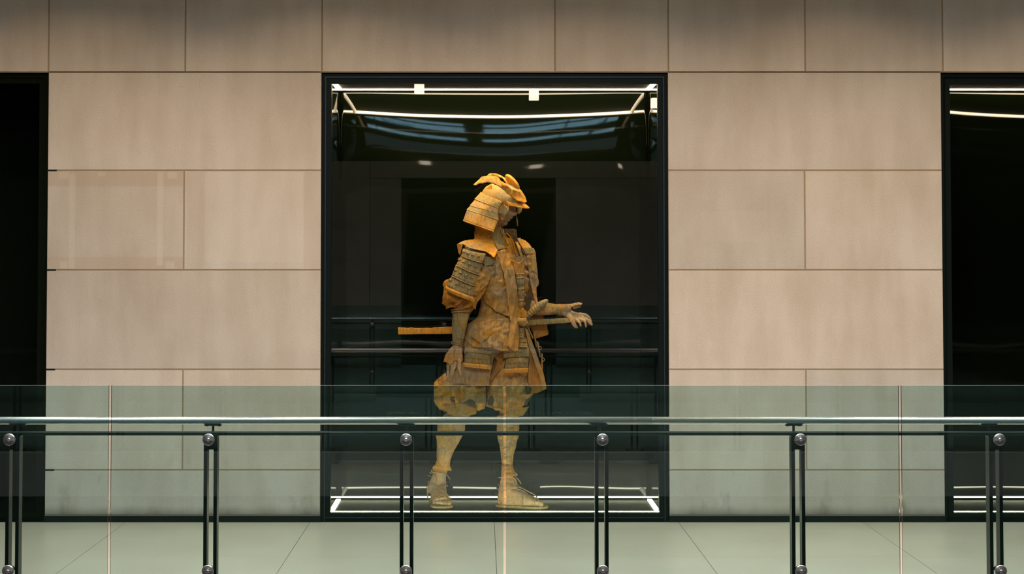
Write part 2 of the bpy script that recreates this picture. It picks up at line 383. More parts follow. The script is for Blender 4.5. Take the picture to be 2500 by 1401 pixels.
# ---------------------------------------------------------------- balustrades
def balustrade(yg, side, label, posts, joints, full):
    """side=+1: hand rail lies towards +y of the glass"""
    e = empty('balustrade', (0, yg, 0), label, 'balustrade')
    ztop = zz(941, YG)
    def by(a, b_): return (min(a*side, b_*side), max(a*side, b_*side))
    for x0, x1 in zip(joints, joints[1:]):
        bm = bmesh.new(); g = .0055
        fs = box(bm, x0+g, x1-g, *by(0, .012), -.12, ztop)
        fs[1].material_index = 1; fs[3].material_index = 2; fs[5].material_index = 2
        obj('glass_panel', bm, [rail_glass, glass_edge, glass_side], e)
    zbar = zz(1053, YG+.09)
    for px_ in posts:
        bm = bmesh.new(); c = .0215
        for s in (-1, 1):
            box(bm, px_+s*c-.0075, px_+s*c+.0075, *by(.05, .10), 0, zbar-.012)
            # little curved gussets under the top bar
            xo = px_+s*c+s*.0075
            pts = [(xo, zbar-.012), (xo+s*.010, zbar-.012), (xo+s*.004, zbar-.015), (xo, zbar-.022)]
            ya, yb = by(.05, .10)
            A = [bm.verts.new((x, ya, z)) for x, z in pts]; B = [bm.verts.new((x, yb, z)) for x, z in pts]
            bm.faces.new(A); bm.faces.new(list(reversed(B)))
            for i in range(4): bm.faces.new((A[i], A[(i+1) % 4], B[(i+1) % 4], B[i]))
        box(bm, px_-.014, px_+.014, *by(.06, .09), zbar-.075, zbar-.012)
        box(bm, px_-.075, px_+.075, *by(.03, .12), 0, .012)
        p = obj('post', bm, rail_m, e, recalc=True)
        for zc in (zz(1073.5, YG-.012), zz(1395, YG-.012)):
            bm = bmesh.new()
            prof = [(.0, -.0125), (.006, -.0123), (.0070, -.0114), (.016, -.0088), (.0235, -.0062), (.0256, -.0045), (.0258, -.0005)]
            rings = []
            for r, yy in prof:
                rings.append([bm.verts.new((px_+max(r, .0002)*cos(2*pi*k/32), yy*side, zc+max(r, .0002)*sin(2*pi*k/32))) for k in range(32)])
            for a, c_ in zip(rings, rings[1:]):
                for k in range(32): bm.faces.new((a[k], a[(k+1) % 32], c_[(k+1) % 32], c_[k]))
            ring_tube(bm, [(px_, .012*side, zc), (px_, .055*side, zc)], .014, 16)
            obj('glass_clamp', bm, knobm, p, smooth=False, recalc=True, label='round turned steel clamp')
        bm = bmesh.new()
        zb_ = zz(1026.7, YG+.135) - .0165
        ya, yb = by(.100, .108)
        ring_tube(bm, [(px_-.003, .135*side, zbar-.078), (px_-.003, .135*side, zb_-.004)], .0056, 12)
        ring_tube(bm, [(px_-.003, .10*side, zbar-.06), (px_-.003, .135*side, zbar-.06)], .0056, 12)
        bx = box(bm, px_-.039, px_+.033, *by(.120, .150), zb_-.0045, zb_+.0005)
        for q in (-.029, .023): ring_tube(bm, [(px_+q, .135*side, zb_-.0075), (px_+q, .135*side, zb_-.004)], .006, 8)
        obj('rail_bracket', bm, rail_m, p)
    bm = bmesh.new(); box(bm, joints[0], joints[-1], *by(.045, .105), zbar-.0125, zbar); o = obj('top_bar', bm, rail_m, e)
    bv = o.modifiers.new('bevel', 'BEVEL'); bv.width = .0015; bv.segments = 2
    bm = bmesh.new(); zc = zz(1026.7, YG+.135)
    cuts = [joints[0], .745, joints[-1]]
    for a, c_ in zip(cuts, cuts[1:]): ring_tube(bm, [(a+.0006, .135*side, zc), (c_-.0006, .135*side, zc)], .0168, 32)
    h = obj('handrail', bm, steel, e, smooth=True, recalc=True)
    h['label'] = 'round brushed steel handrail'
    return e
pxs = [zx(p, 1074, YG-.012) for p in (21, 508, 991, 1471.5, 1955.5, 2442)]
pitch = (pxs[-1]-pxs[0])/5
near_posts = [pxs[0]-2*pitch, pxs[0]-pitch] + pxs + [pxs[-1]+pitch, pxs[-1]+2*pitch]
J = [zx(p, 1000, YG) for p in (268, 1232, 2198)]
Jp = J[1]-J[0]
balustrade(YG, 1, 'glass balustrade with steel handrail crossing in front of the stone wall', near_posts, [J[0]-2*Jp, J[0]-Jp]+J+[J[2]+Jp, J[2]+2*Jp], True)
op = [-1.28+.847*k for k in range(-4, 9)]
balustrade(-9.08, -1, 'opposite glass balustrade, visible only as a reflection in the display glass', op, [-4.7, -3.0, -1.3, .4, 2.1, 3.8, 5.5], False)

# ================================================================ cardboard warrior
YS = .36
def Z1(x, y): return (1080 + x*.15707, 400 + y*.15707)
def Z2(x, y): return (1060 + x*.17131, 560 + y*.17131)
def Z3(x, y): return (950 + x*.212, 700 + y*.212)
def Z4(x, y): return (1020 + x*.157, 840 + y*.157)
def Z5(x, y): return (1020 + x*.15704, 1040 + y*.15704)
def Z8(x, y): return (1260 + x*.11422, 700 + y*.11422)
def q(Z, *pts): return [Z(x, y) for x, y in pts]
def S(px, py, d=0.0): return P(px, py, YS + d)
PXM = DIST_S = (DIST + YS)/FPX            # metres per photograph pixel at the figure

def cardboard(name, cols, corr=None, lines=.0, rough=.8, period=.0062, ink=.28):
    m = mat(name, rough=rough, spec=.15); v = coords(m)
    n1 = N(m, 'ShaderNodeTexNoise'); n1.inputs['Scale'].default_value = 7; n1.inputs['Detail'].default_value = 4; n1.inputs['Distortion'].default_value = .6; L(m, v, n1.inputs[0])
    n2 = N(m, 'ShaderNodeTexNoise'); n2.inputs['Scale'].default_value = 45; n2.inputs['Detail'].default_value = 6; L(m, v, n2.inputs[0])
    vo = N(m, 'ShaderNodeTexVoronoi'); vo.inputs['Scale'].default_value = 9; L(m, v, vo.inputs[0])
    vr = N(m, 'ShaderNodeSeparateColor'); L(m, vo.outputs['Color'], vr.inputs[0])
    f = mth(m, 'ADD', mth(m, 'MULTIPLY', n1.outputs[0], .75), mth(m, 'MULTIPLY', vr.outputs[0], .25))
    c = ramp(m, f, [(.40, cols[0]), (.50, cols[1]), (.58, cols[2])])
    c = mixc(m, .35, c, ramp(m, n2.outputs[0], [(.3, tuple(k*.62 for k in cols[1])), (.7, tuple(min(1, k*1.3) for k in cols[1]))]))
    h = n2.outputs[0]
    ns = N(m, 'ShaderNodeTexNoise'); ns.inputs['Scale'].default_value = 85; ns.inputs['Detail'].default_value = 5; ns.inputs['Distortion'].default_value = .4; L(m, coords(m, (1, 1, .14)), ns.inputs[0])
    c = mixc(m, mth(m, 'MULTIPLY', ramp(m, ns.outputs[0], [(.36, (1,1,1)), (.50, (0,0,0))]), .5), c, tuple(k*.45 for k in cols[1]))
    h = mth(m, 'ADD', h, mth(m, 'MULTIPLY', ns.outputs[0], .9))
    # torn creases, dark ragged lines
    ve = N(m, 'ShaderNodeTexVoronoi', feature='DISTANCE_TO_EDGE'); ve.inputs['Scale'].default_value = 11
    nd = N(m, 'ShaderNodeTexNoise'); nd.inputs['Scale'].default_value = 14; nd.inputs['Detail'].default_value = 4; L(m, v, nd.inputs[0])
    vm = N(m, 'ShaderNodeVectorMath', operation='SCALE'); L(m, nd.outputs['Color'], vm.inputs[0]); vm.inputs[3].default_value = .16
    va = N(m, 'ShaderNodeVectorMath'); L(m, v, va.inputs[0]); L(m, vm.outputs[0], va.inputs[1]); L(m, va.outputs[0], ve.inputs[0])
    cr = ramp(m, ve.outputs[0], [(0, (1,1,1)), (.028, (0,0,0))])
    msk = ramp(m, n1.outputs[0], [(.46, (0,0,0)), (.54, (1,1,1))])
    c = mixc(m, mth(m, 'MULTIPLY', mth(m, 'MULTIPLY', cr, msk), ink), c, (.05, .03, .012))
    if corr is not None:
        wv = N(m, 'ShaderNodeTexWave', wave_type='BANDS', bands_direction='X', wave_profile='SIN'); wv.inputs['Scale'].default_value = 1/(period*3.18)
        wv.inputs['Distortion'].default_value = .6; wv.inputs['Detail'].default_value = 1
        tc = N(m, 'ShaderNodeTexCoord'); mp = N(m, 'ShaderNodeMapping'); mp.inputs['Rotation'].default_value = (0, radians(corr), 0)
        L(m, tc.outputs['Object'], mp.inputs[0]); L(m, mp.outputs[0], wv.inputs[0])
        c = mixc(m, mth(m, 'MULTIPLY', ramp(m, wv.outputs[0], [(.0, (1,1,1)), (.45, (0,0,0))]), .30), c, tuple(k*.38 for k in cols[1]))
        h = mth(m, 'ADD', h, mth(m, 'MULTIPLY', wv.outputs[0], .45))
    L(m, c, bsdf(m).inputs['Base Color'])
    b_ = N(m, 'ShaderNodeBump'); b_.inputs['Strength'].default_value = .6; b_.inputs['Distance'].default_value = .004
    L(m, h, b_.inputs['Height']); L(m, b_.outputs[0], bsdf(m).inputs['Normal'])
    return m
TANc = [(.72, .33, .05), (.60, .345, .12), (.50, .345, .19)]
OCHc = [(.78, .31, .03), (.78, .36, .05), (.66, .39, .12)]
TROc = [(.92, .40, .045), (.88, .45, .10), (.74, .47, .20)]
GRYc = [(.54, .33, .09), (.47, .33, .13), (.39, .31, .165)]
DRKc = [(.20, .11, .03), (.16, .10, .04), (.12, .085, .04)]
tan = cardboard('cardboard_tan', TANc)
och = cardboard('cardboard_ochre', OCHc)
tro = cardboard('cardboard_trouser', TROc)
ora = cardboard('cardboard_deep_orange', [(.62, .25, .03), (.56, .25, .045), (.48, .25, .07)])
gry = cardboard('cardboard_grey', GRYc)
skin = cardboard('cardboard_skin', [(.76, .42, .15), (.66, .43, .22), (.56, .41, .24)], ink=.35)
cor0 = cardboard('corrugated_upright', GRYc, corr=0)
cor15 = cardboard('corrugated_slanted', GRYc, corr=-18)
cor90 = cardboard('corrugated_level', GRYc, corr=90, period=.008)
cort = cardboard('corrugated_tan', TANc, corr=12, period=.010)
drk = cardboard('cardboard_brown_and_shade', DRKc)  # also the painted shade inside the vest and the trouser hollows
cordm = cardboard('twine', [(.62, .37, .12), (.55, .34, .13), (.46, .32, .15)])

root = empty('cardboard_statue', (S(1200, 1232).x, YS, zz(1251.5, .07)), 'life-size ochre cardboard warrior statue in helmet and armour, one hand held out', 'statue')
RL = Vector(root.location)
def sobj(name, bm, m, parent=None, smooth=True, th=0, label=None, sub=0, off=1, recalc=True):
    if recalc: bmesh.ops.recalc_face_normals(bm, faces=bm.faces)
    for v in bm.verts: v.co -= RL
    o = obj(name, bm, m, parent or root, smooth)
    if th:
        s_ = o.modifiers.new('thickness', 'SOLIDIFY'); s_.thickness = th; s_.offset = off; s_.use_even_offset = False
    if sub:
        s_ = o.modifiers.new('soft', 'SUBSURF'); s_.levels = sub; s_.render_levels = sub
    if label: o['label'] = label
    return o
def lerp(a, b_, t): return a + (b_-a)*t
def table(rows_, y):
    if y <= rows_[0][0]: return rows_[0][1:]
    for a, b_ in zip(rows_, rows_[1:]):
        if y <= b_[0]:
            t = (y-a[0])/(b_[0]-a[0]); t = t*t*(3-2*t)
            return tuple(lerp(u, v, t) for u, v in zip(a[1:], b_[1:]))
    return rows_[-1][1:]
def nz(p, s=1.0, seed=0): return noise.noise(Vector((p[0]*s+seed*7.3, p[1]*s+seed*3.1, seed*1.7)))
def crease(px, py, s, seed):
    """sharp paper folds, in -1..1"""
    return (1 - abs(nz((px, py), s, seed))*3.2)

def quad(bm, c4, df, nu=10, nv=6, mi=0, bow=0, tear=0, seed=0):
    """four corners tl, tr, br, bl in the photograph, depth df(u, v)"""
    tl, tr, br, bl = [Vector(c) for c in c4]; g = []
    for j in range(nv+1):
        v = j/nv; row = []
        for i in range(nu+1):
            u = i/nu; p = tl.lerp(tr, u).lerp(bl.lerp(br, u), v)
            py = p.y + bow*4*u*(1-u) + (tear*nz((u*8, v*3), 1, seed) if v in (0, 1) else 0)
            row.append(bm.verts.new(S(p.x, py, df(u, v))))
        g.append(row)
    for j in range(nv):
        for i in range(nu): bm.faces.new((g[j][i], g[j+1][i], g[j+1][i+1], g[j][i+1])).material_index = mi
    return g
def sheet(name, poly, df, m, th=.003, step=4.0, rag=.8, seed=0, parent=None, label=None, crum=0, crs=.05, smooth=True, off=1):
    """irregular cut sheet: outline in the photograph, depth df(px, py); finely divided"""
    bm = bmesh.new(); pts = []
    n = len(poly)
    for i in range(n):
        a = Vector(poly[i]); c = Vector(poly[(i+1) % n]); k = max(1, int((c-a).length/step))
        for j in range(k):
            p = a.lerp(c, j/k); w_ = 0 if j == 0 else rag
            pts.append((p.x + w_*nz((p.x, p.y), .31, seed), p.y + w_*nz((p.x, p.y), .31, seed+5)))
    f = bm.faces.new([bm.verts.new((x, y, 0)) for x, y in pts])
    xs = [p[0] for p in pts]; ys_ = [p[1] for p in pts]
    for ax, lo, hi in ((0, min(xs), max(xs)), (1, min(ys_), max(ys_))):
        t = lo + step*.5
        while t < hi:
            co = (t, 0, 0) if ax == 0 else (0, t, 0); no = (1, 0, 0) if ax == 0 else (0, 1, 0)
            bmesh.ops.bisect_plane(bm, geom=bm.verts[:]+bm.edges[:]+bm.faces[:], plane_co=co, plane_no=no, dist=1e-4)
            t += step
    bmesh.ops.triangulate(bm, faces=[f for f in bm.faces if len(f.verts) > 4])
    for v in bm.verts:
        x, y = v.co.x, v.co.y
        d = df(x, y)
        if crum: d += crum*(.5*crease(x, y, crs, seed+2) + .5*nz((x, y), crs*2.3, seed+9))
        v.co = S(x, y, d)
    # front faces towards the viewer
    bm.normal_update()
    if sum(f.normal.y*f.calc_area() for f in bm.faces) > 0: bmesh.ops.reverse_faces(bm, faces=bm.faces[:])
    return sobj(name, bm, m, parent, smooth, th, label, off=-1, recalc=False)
def hull(name, rows_, m, seg=40, ny=24, crum=0, crs=.05, seed=0, parent=None, cap=True, tilt=0, label=None, fine=1, smooth=True):
    """closed upright volume: rows (py, centre px, half width px, depth centre, half depth m)"""
    bm = bmesh.new(); y0, y1 = rows_[0][0], rows_[-1][0]; rings = []
    for j in range(ny+1):
        y = lerp(y0, y1, j/ny); cx, hw, dc, hd = table(rows_, y); ring = []
        for k in range(seg):
            a = 2*pi*k/seg
            x = cx + hw*cos(a); dd = dc - hd*sin(a); yy = y + tilt*(x-cx)
            if crum:
                f = crum*(.6*crease(a*10*(1 if sin(a) > 0 else 1), yy, crs, seed) + .4*nz((x, yy), crs*2.5, seed+3) - .35)
                e_ = max(0, sin(pi*j/ny))**.35
                x += f*e_/PXM*.35*cos(a); dd -= f*e_*sin(a)
            ring.append(bm.verts.new(S(x, yy, dd)))
        rings.append(ring)
    for a, c in zip(rings, rings[1:]):
        for k in range(seg): bm.faces.new((a[k], a[(k+1) % seg], c[(k+1) % seg], c[k]))
    if cap: bm.faces.new(rings[0]); bm.faces.new(rings[-1])
    return sobj(name, bm, m, parent, smooth, label=label)
def ctube(name, pts, r, m=None, parent=None, seg=8, label=None):
    bm = bmesh.new(); ring_tube(bm, [S(*p) for p in pts], r, seg); return sobj(name, bm, m or cordm, parent, label=label)
def wraps(name, c0, c1, hw0, hw1, n, dc, hd, r=.0022, slope=0, parent=None, label=None):
    """n turns of cord round a limb from c0 to c1 (px), half widths px"""
    bm = bmesh.new(); pts = []; steps = 26*n
    for i in range(steps+1):
        t = i/steps; a = t*n*2*pi; c = Vector(c0).lerp(Vector(c1), t); hw = lerp(hw0, hw1, t)
        pts.append(S(c.x+hw*cos(a), c.y+slope*hw*cos(a)+.6*sin(a*1.7), dc-hd*sin(a)))
    ring_tube(bm, pts, r, 7)
    return sobj(name, bm, cordm, parent, label=label)
def smooth_path(pts, n=8):
    out = []
    P_ = [Vector(p) for p in pts]
    for i in range(len(P_)-1):
        a = P_[max(i-1, 0)]; b_ = P_[i]; c = P_[i+1]; d = P_[min(i+2, len(P_)-1)]
        for k in range(n):
            t = k/n
            out.append(.5*((2*b_) + (c-a)*t + (2*a-5*b_+4*c-d)*t*t + (3*b_-a-3*c+d)*t**3))
    out.append(P_[-1]); return [tuple(v) for v in out]

# ---------------------------------------------------------------- body: one closed surface
def limb(bm, pts, n=5, seg=14):
    """pts (px, py, d, r_px side, r_m towards viewer)"""
    sp = smooth_path(pts, n)
    ring_tube(bm, [S(p[0], p[1], p[2]) for p in sp], [(p[4], p[3]*PXM) for p in sp], seg, up=(0, 1, 0))
bm = bmesh.new()
def head(bm):
    nu, nv = 56, 44; c = S(1221, 508, -.012)
    R = Matrix.Rotation(radians(-24), 4, 'Z') @ Matrix.Rotation(radians(9), 4, 'Y')
    rows_ = []
    for j in range(nv+1):
        th = pi*j/nv; row = []
        for i in range(nu):
            ph = 2*pi*i/nu - pi
            x, y, z = sin(th)*cos(ph), sin(th)*sin(ph), cos(th)
            zz_ = z*.125
            jaw = 1 - .34*max(0, -z-.1)**1.3
            X = x*.098*(jaw if x > 0 else jaw*.86); Y = y*.074*(1 - .42*max(0, -z-.15)**1.1)
            if x > 0:
                fr = max(0, cos(ph))
                g = lambda y0, z0, sy, sz: math.exp(-((Y-y0)/sy)**2 - ((zz_-z0)/sz)**2)
                X += .012*fr*math.exp(-((zz_-.028)/.012)**2)*math.exp(-(Y/.045)**2)               # brow
                ns = max(0, 1-abs(zz_+.012)/.040)
                X += .004*g(0, .012, .010, .02) + .022*g(0, -.024, .0095, .016) + .009*g(0, -.004, .008, .018)      # nose
                X += .006*(g(.012, -.030, .008, .007) + g(-.012, -.030, .008, .007))
                X -= .016*(g(.030, .010, .015, .011) + g(-.030, .010, .015, .011))                  # sockets
                X += .009*(g(.030, .009, .010, .0065) + g(-.030, .009, .010, .0065))                # lids
                X += .006*(g(.036, -.018, .016, .016) + g(-.036, -.018, .016, .016))                # cheekbones
                X += .0075*g(0, -.053, .020, .006) + .0085*g(0, -.068, .017, .0065) - .005*g(0, -.0605, .024, .0028)   # lips
                X -= .004*g(0, -.080, .02, .007)
                X += .013*g(0, -.096, .020, .013)                                                    # chin
            row.append(bm.verts.new(c + (R @ Vector((X, Y, zz_)))))
        rows_.append(row)
    for a, b_ in zip(rows_, rows_[1:]):
        for k in range(nu): bm.faces.new((a[k], a[(k+1) % nu], b_[(k+1) % nu], b_[k]))
    bm.faces.new(rows_[0]); bm.faces.new(rows_[-1])
    # near ear
    e = R @ Vector((-.005, -.074, -.01))
    ring_tube(bm, [c+e+R@Vector((.004, .006, .028)), c+e+R@Vector((-.006, -.004, .016)), c+e+R@Vector((-.006, -.004, -.012)), c+e+R@Vector((.004, .004, -.028))], [(.004, .006), (.006, .012), (.006, .010), (.004, .005)], 10)
head(bm)
limb(bm, [(1207, 520, 0, 20, .05), (1203, 555, .005, 21, .052), (1200, 590, .01, 30, .06), (1205, 600, .01, 36, .07)])
limb(bm, [(1212, 590, .01, 60, .07), (1220, 640, .01, 62, .095), (1226, 700, .01, 56, .10), (1224, 760, .01, 52, .10), (1214, 820, .01, 60, .11), (1208, 870, .01, 58, .10)], seg=28)
# arm hanging at the viewer's left
limb(bm, [(1168, 612, -.02, 24, .055), (1148, 665, -.07, 21, .052), (1128, 735, -.10, 17, .045), (1125, 765, -.105, 17.5, .044), (1122, 800, -.11, 14.5, .036), (1117, 836, -.115, 11, .026), (1113, 860, -.12, 14, .022), (1108, 884, -.12, 17, .02), (1107, 893, -.12, 12, .016)])
def fin(pts): limb(bm, pts, n=4, seg=9)
F = 4.0
fin([(1095, 880, -.115, 4.6, .011), (1094, 900, -.118, 4.3, .0105), (1094, 914, -.122, 4.0, .0098), (1096, 924, -.124, 3.5, .009), (1098, 932, -.122, 2.2, .006)])
fin([(1103, 880, -.125, 4.6, .011), (1104, 897, -.135, 4.4, .0105), (1102, 911, -.142, 4.0, .010), (1100, 922, -.142, 3.6, .009), (1100.5, 930, -.138, 2.2, .006)])
fin([(1108, 880, -.13, 4.8, .011), (1110, 893, -.14, 4.4, .0105), (1106, 905, -.150, 4.0, .010), (1102, 917, -.152, 3.6, .009), (1102, 927, -.147, 2.2, .006)])
fin([(1112, 876, -.11, 4.8, .011), (1117, 888, -.105, 4.3, .0105), (1117, 900, -.10, 4.0, .010), (1119, 908, -.10, 3.4, .009), (1120, 914, -.10, 2.2, .006)])
fin([(1115, 870, -.135, 5, .012), (1121, 883, -.145, 5, .012), (1121, 897, -.15, 4.6, .011), (1123, 908, -.15, 4.2, .010), (1124.5, 916, -.148, 2.6, .007)])
# arm held out at the viewer's right
limb(bm, [(1280, 615, .02, 22, .05), (1292, 670, .02, 18, .048), (1297, 725, .0, 14, .042), (1306, 752, -.03, 15, .042), (1330, 755, -.05, 14.5, .038), (1366, 756, -.07, 10.5, .028), (1385, 765, -.08, 11, .026), (1402, 774, -.085, 14, .020), (1417, 777, -.085, 12, .016), (1424, 778, -.085, 7, .012)])
fin([(1412, 768, -.075, 5, .011), (1428, 769, -.07, 4.6, .0105), (1437, 776, -.07, 4.3, .010), (1442, 786, -.07, 4.0, .0095), (1444, 794, -.07, 2.6, .007)])
fin([(1415, 774, -.09, 4.6, .011), (1430, 778, -.10, 4.3, .0105), (1440, 786, -.105, 4.0, .010), (1446, 794, -.105, 2.4, .007)])
fin([(1414, 779, -.10, 4.0, .0095), (1426, 783, -.115, 3.4, .009), (1430, 791, -.125, 2.9, .008), (1431, 799, -.125, 1.9, .006)])
fin([(1406, 780, -.11, 3.8, .009), (1414, 786, -.13, 3.2, .0085), (1417, 792, -.14, 2.8, .0075), (1418, 798, -.14, 1.8, .005)])
fin([(1388, 768, -.10, 7, .014), (1396, 780, -.115, 6, .013), (1400, 789, -.12, 5, .012), (1405, 796, -.12, 4.2, .010), (1410, 800, -.118, 2.4, .006)])
# legs
limb(bm, [(1180, 860, .01, 34, .085), (1150, 940, -.005, 31, .08), (1122, 1010, -.02, 25, .062), (1109, 1030, -.022, 31, .060), (1100, 1052, -.018, 32, .064), (1093, 1080, -.005, 25, .062), (1086, 1108, -.0, 18, .046), (1082, 1135, .05, 14.5, .036), (1074, 1158, .085, 16, .036), (1069, 1180, .10, 21, .045), (1066, 1205, .10, 25, .05)])
limb(bm, [(1232, 860, .02, 34, .085), (1240, 940, .015, 31, .08), (1242, 1010, .0, 23, .060), (1240, 1035, -.0, 27, .058), (1239, 1062, .005, 26, .060), (1240, 1085, .01, 21, .056), (1238, 1110, .012, 16, .044), (1238, 1135, -.02, 13, .034), (1238, 1160, -.04, 15, .036), (1240, 1185, -.05, 21, .040), (1240, 1205, -.055, 24, .044)])
# foot turned to the viewer, drawn as long rings running forward
def foot(bm, c, ang, Lf, toes_in=1, zf=None):
    """c heel centre (Vector on the sole plane), ang heading; Lf length"""
    R = Matrix.Rotation(ang, 4, 'Z')
    prof = [(-.035, .036, .060, .060), (0, .044, .080, .115), (.045, .046, .078, .130), (.09, .049, .064, .105), (.135, .055, .046, .076), (.175, .058, .034, .056), (.205, .052, .026, .042)]
    sp = smooth_path([(a*Lf, b_, h, t) for a, b_, h, t in prof], 4); rings = []
    for a, hw, h, t in sp:
        rings.append([bm.verts.new(c + R @ Vector((a, hw*cos(k*2*pi/20), h*.5 + .006 + max(-h*.5, t*.5*sin(k*2*pi/20)+.008*sin(k*2*pi/20))))) for k in range(20)])
    for x_, y_ in zip(rings, rings[1:]):
        for k in range(20): bm.faces.new((x_[k], x_[(k+1) % 20], y_[(k+1) % 20], y_[k]))
    bm.faces.new(rings[0]); bm.faces.new(rings[-1])
    for i, (yy, ln, r) in enumerate(((-.038*toes_in, .060, .0175), (-.014*toes_in, .052, .0130), (.006*toes_in, .046, .0125), (.025*toes_in, .039, .012), (.041*toes_in, .030, .011))):
        a0 = .188*Lf
        ring_tube(bm, [c+R@Vector((a0-.01, yy*.95, .022)), c+R@Vector((a0+ln*.45, yy, .024)), c+R@Vector((a0+ln*.8, yy, .018)), c+R@Vector((a0+ln, yy, .013))], [r*1.05, r, r*1.0, r*.5], 10)
ZSOLE = RL.z + .010
h1 = S(1066, 1205, .0); h1.z = ZSOLE; h1.y = YS + .13
h2 = S(1231, 1210, .0); h2.z = ZSOLE; h2.y = YS - .05
A1, A2 = radians(-80), radians(-13)
foot(bm, h1, A1, 1.0, -1); foot(bm, h2, A2, 1.02, 1)
body = sobj('body', bm, skin, label='cardboard head, arms, hands and legs in one surface')
rm = body.modifiers.new('merge', 'REMESH'); rm.mode = 'VOXEL'; rm.voxel_size = .0034; rm.use_smooth_shade = True
tx = bpy.data.textures.new('paper_lumps', 'CLOUDS'); tx.noise_scale = .03; tx.noise_depth = 3
dm = body.modifiers.new('lumps', 'DISPLACE'); dm.texture = tx; dm.strength = .006; dm.mid_level = .5
sm_ = body.modifiers.new('smooth', 'SMOOTH'); sm_.iterations = 1; sm_.factor = .4

# sandals and their cords
for c, ang, tin, nm in ((h1, A1, -1, 'left'), (h2, A2, 1, 'right')):
    R = Matrix.Rotation(ang, 4, 'Z'); bm = bmesh.new()
    out = smooth_path([(-.055, 0), (-.04, -.036), (.02, -.054), (.10, -.055), (.17, -.068), (.235, -.064), (.270, -.028), (.272, .01), (.250, .052), (.19, .068), (.10, .057), (.02, .054), (-.04, .044), (-.055, 0)], 5)[:-1]
    z0, z1 = RL.z, RL.z+.0155
    for i in range(2):
        pass
    lo = [bm.verts.new((c.x, c.y, 0) + (R @ Vector((x, y, 0)))) if False else bm.verts.new(Vector((c.x, c.y, z0)) + R @ Vector((x, y, 0))) for x, y in out]
    md = [bm.verts.new(Vector((c.x, c.y, z0+.009)) + R @ Vector((x*1.015, y*1.04, 0))) for x, y in out]
    hi = [bm.verts.new(Vector((c.x, c.y, z1)) + R @ Vector((x, y, 0))) for x, y in out]
    n = len(out)
    for a, b_ in ((lo, md), (md, hi)):
        for i in range(n): bm.faces.new((a[i], a[(i+1) % n], b_[(i+1) % n], b_[i]))
    bm.faces.new(lo); bm.faces.new(hi)
    sd = sobj('sandal', bm, gry, smooth=True)
    def cord(pts, r=.0028):
        bm = bmesh.new(); ring_tube(bm, [Vector((c.x, c.y, RL.z)) + R @ Vector((p[0], p[1]*1.16, p[2]*(1.32 if p[2] < .11 else 1.05))) for p in smooth_path(pts, 7)], r, 8)
        sobj('sandal_cord', bm, cordm, sd)
    cord([(.13, -.058, .016), (.125, -.045, .050), (.10, 0, .088), (.05, .045, .085), (.0, .052, .075), (-.045, 0, .085), (-.0, -.050, .078), (.06, -.040, .092), (.12, .0, .076), (.15, .045, .045), (.155, .058, .016)])
    cord([(.20, -.050, .014), (.205, -.038, .040), (.20, -.005, .056), (.16, .0, .070), (.10, -.02, .095), (.05, -.050, .095), (.0, -.046, .10), (-.04, 0, .10)])
    cord([(.0, -.052, .012), (.012, -.056, .045), (-.005, -.056, .075), (-.02, -.05, .045), (-.012, -.05, .014)])
    cord([(.205, .045, .014), (.205, .034, .038), (.19, .0, .060), (.13, .01, .080), (.06, .045, .10)])
    cord([(-.01, -.05, .16), (.05, -.02, .155), (.04, .03, .165), (-.02, .04, .16), (-.03, -.03, .175), (.03, -.04, .178), (.07, -.02, .17), (.085, -.015, .13)], .0026)

# ---------------------------------------------------------------- clothing volumes
TOR = [(590, 1212, 64, .0, .09), (615, 1221, 80, .0, .115), (655, 1229, 70, .0, .125), (700, 1233, 66, .0, .125), (740, 1234, 58, .0, .115), (765, 1231, 64, .0, .12), (805, 1214, 80, .0, .135), (852, 1205, 80, .0, .15)]
def tor(px, py, off=0):
    cx, hw, dc, hd = table(TOR, py)
    return dc - hd*sqrt(max(.02, 1-((px-cx)/hw)**2)) - off
jk = hull('jacket', TOR, tan, seg=110, ny=90, crum=.020, crs=.055, seed=3, cap=False)
s_ = jk.modifiers.new('thickness', 'SOLIDIFY'); s_.thickness = .004; s_.offset = -1
# skirt hem of the jacket, ragged front sheet
sheet('jacket_hem', q(Z3, (905, 440), (1100, 380), (1370, 360), (1400, 420), (1365, 640), (1450, 742), (1280, 736), (1190, 700), (1100, 705), (845, 692), (880, 560)),
      lambda x, y: tor(x, y, .014)-.02*max(0, min(1, (y-790)/50)), tan, crum=.012, crs=.06, seed=8, step=3)
sheet('patch', q(Z3, (935, 570), (1010, 520), (1110, 600), (1050, 652)), lambda x, y: tor(x, y, .044), cardboard('patch_corrugated', TANc, corr=-50, period=.011), th=.003, step=3, label='corrugated patch on the jacket hem')
sheet('patch', q(Z3, (1100, 520), (1160, 500), (1185, 530), (1120, 610), (1085, 590)), lambda x, y: tor(x, y, .040), cardboard('patch_corrugated_small', OCHc, corr=35, period=.010), th=.003, step=3, label='small corrugated patch on the jacket hem')
sheet('chest_fold', q(Z2, (880, 350), (950, 480), (960, 560), (1000, 760), (1060, 1060), (1085, 1250), (900, 1180), (740, 1060), (680, 945), (830, 790), (880, 640), (870, 450)),
      lambda x, y: tor(x, y, .010 + .012*max(0, sin((x-1175)*.14 + (y-640)*.03))), tan, crum=.014, crs=.06, seed=21, step=3)
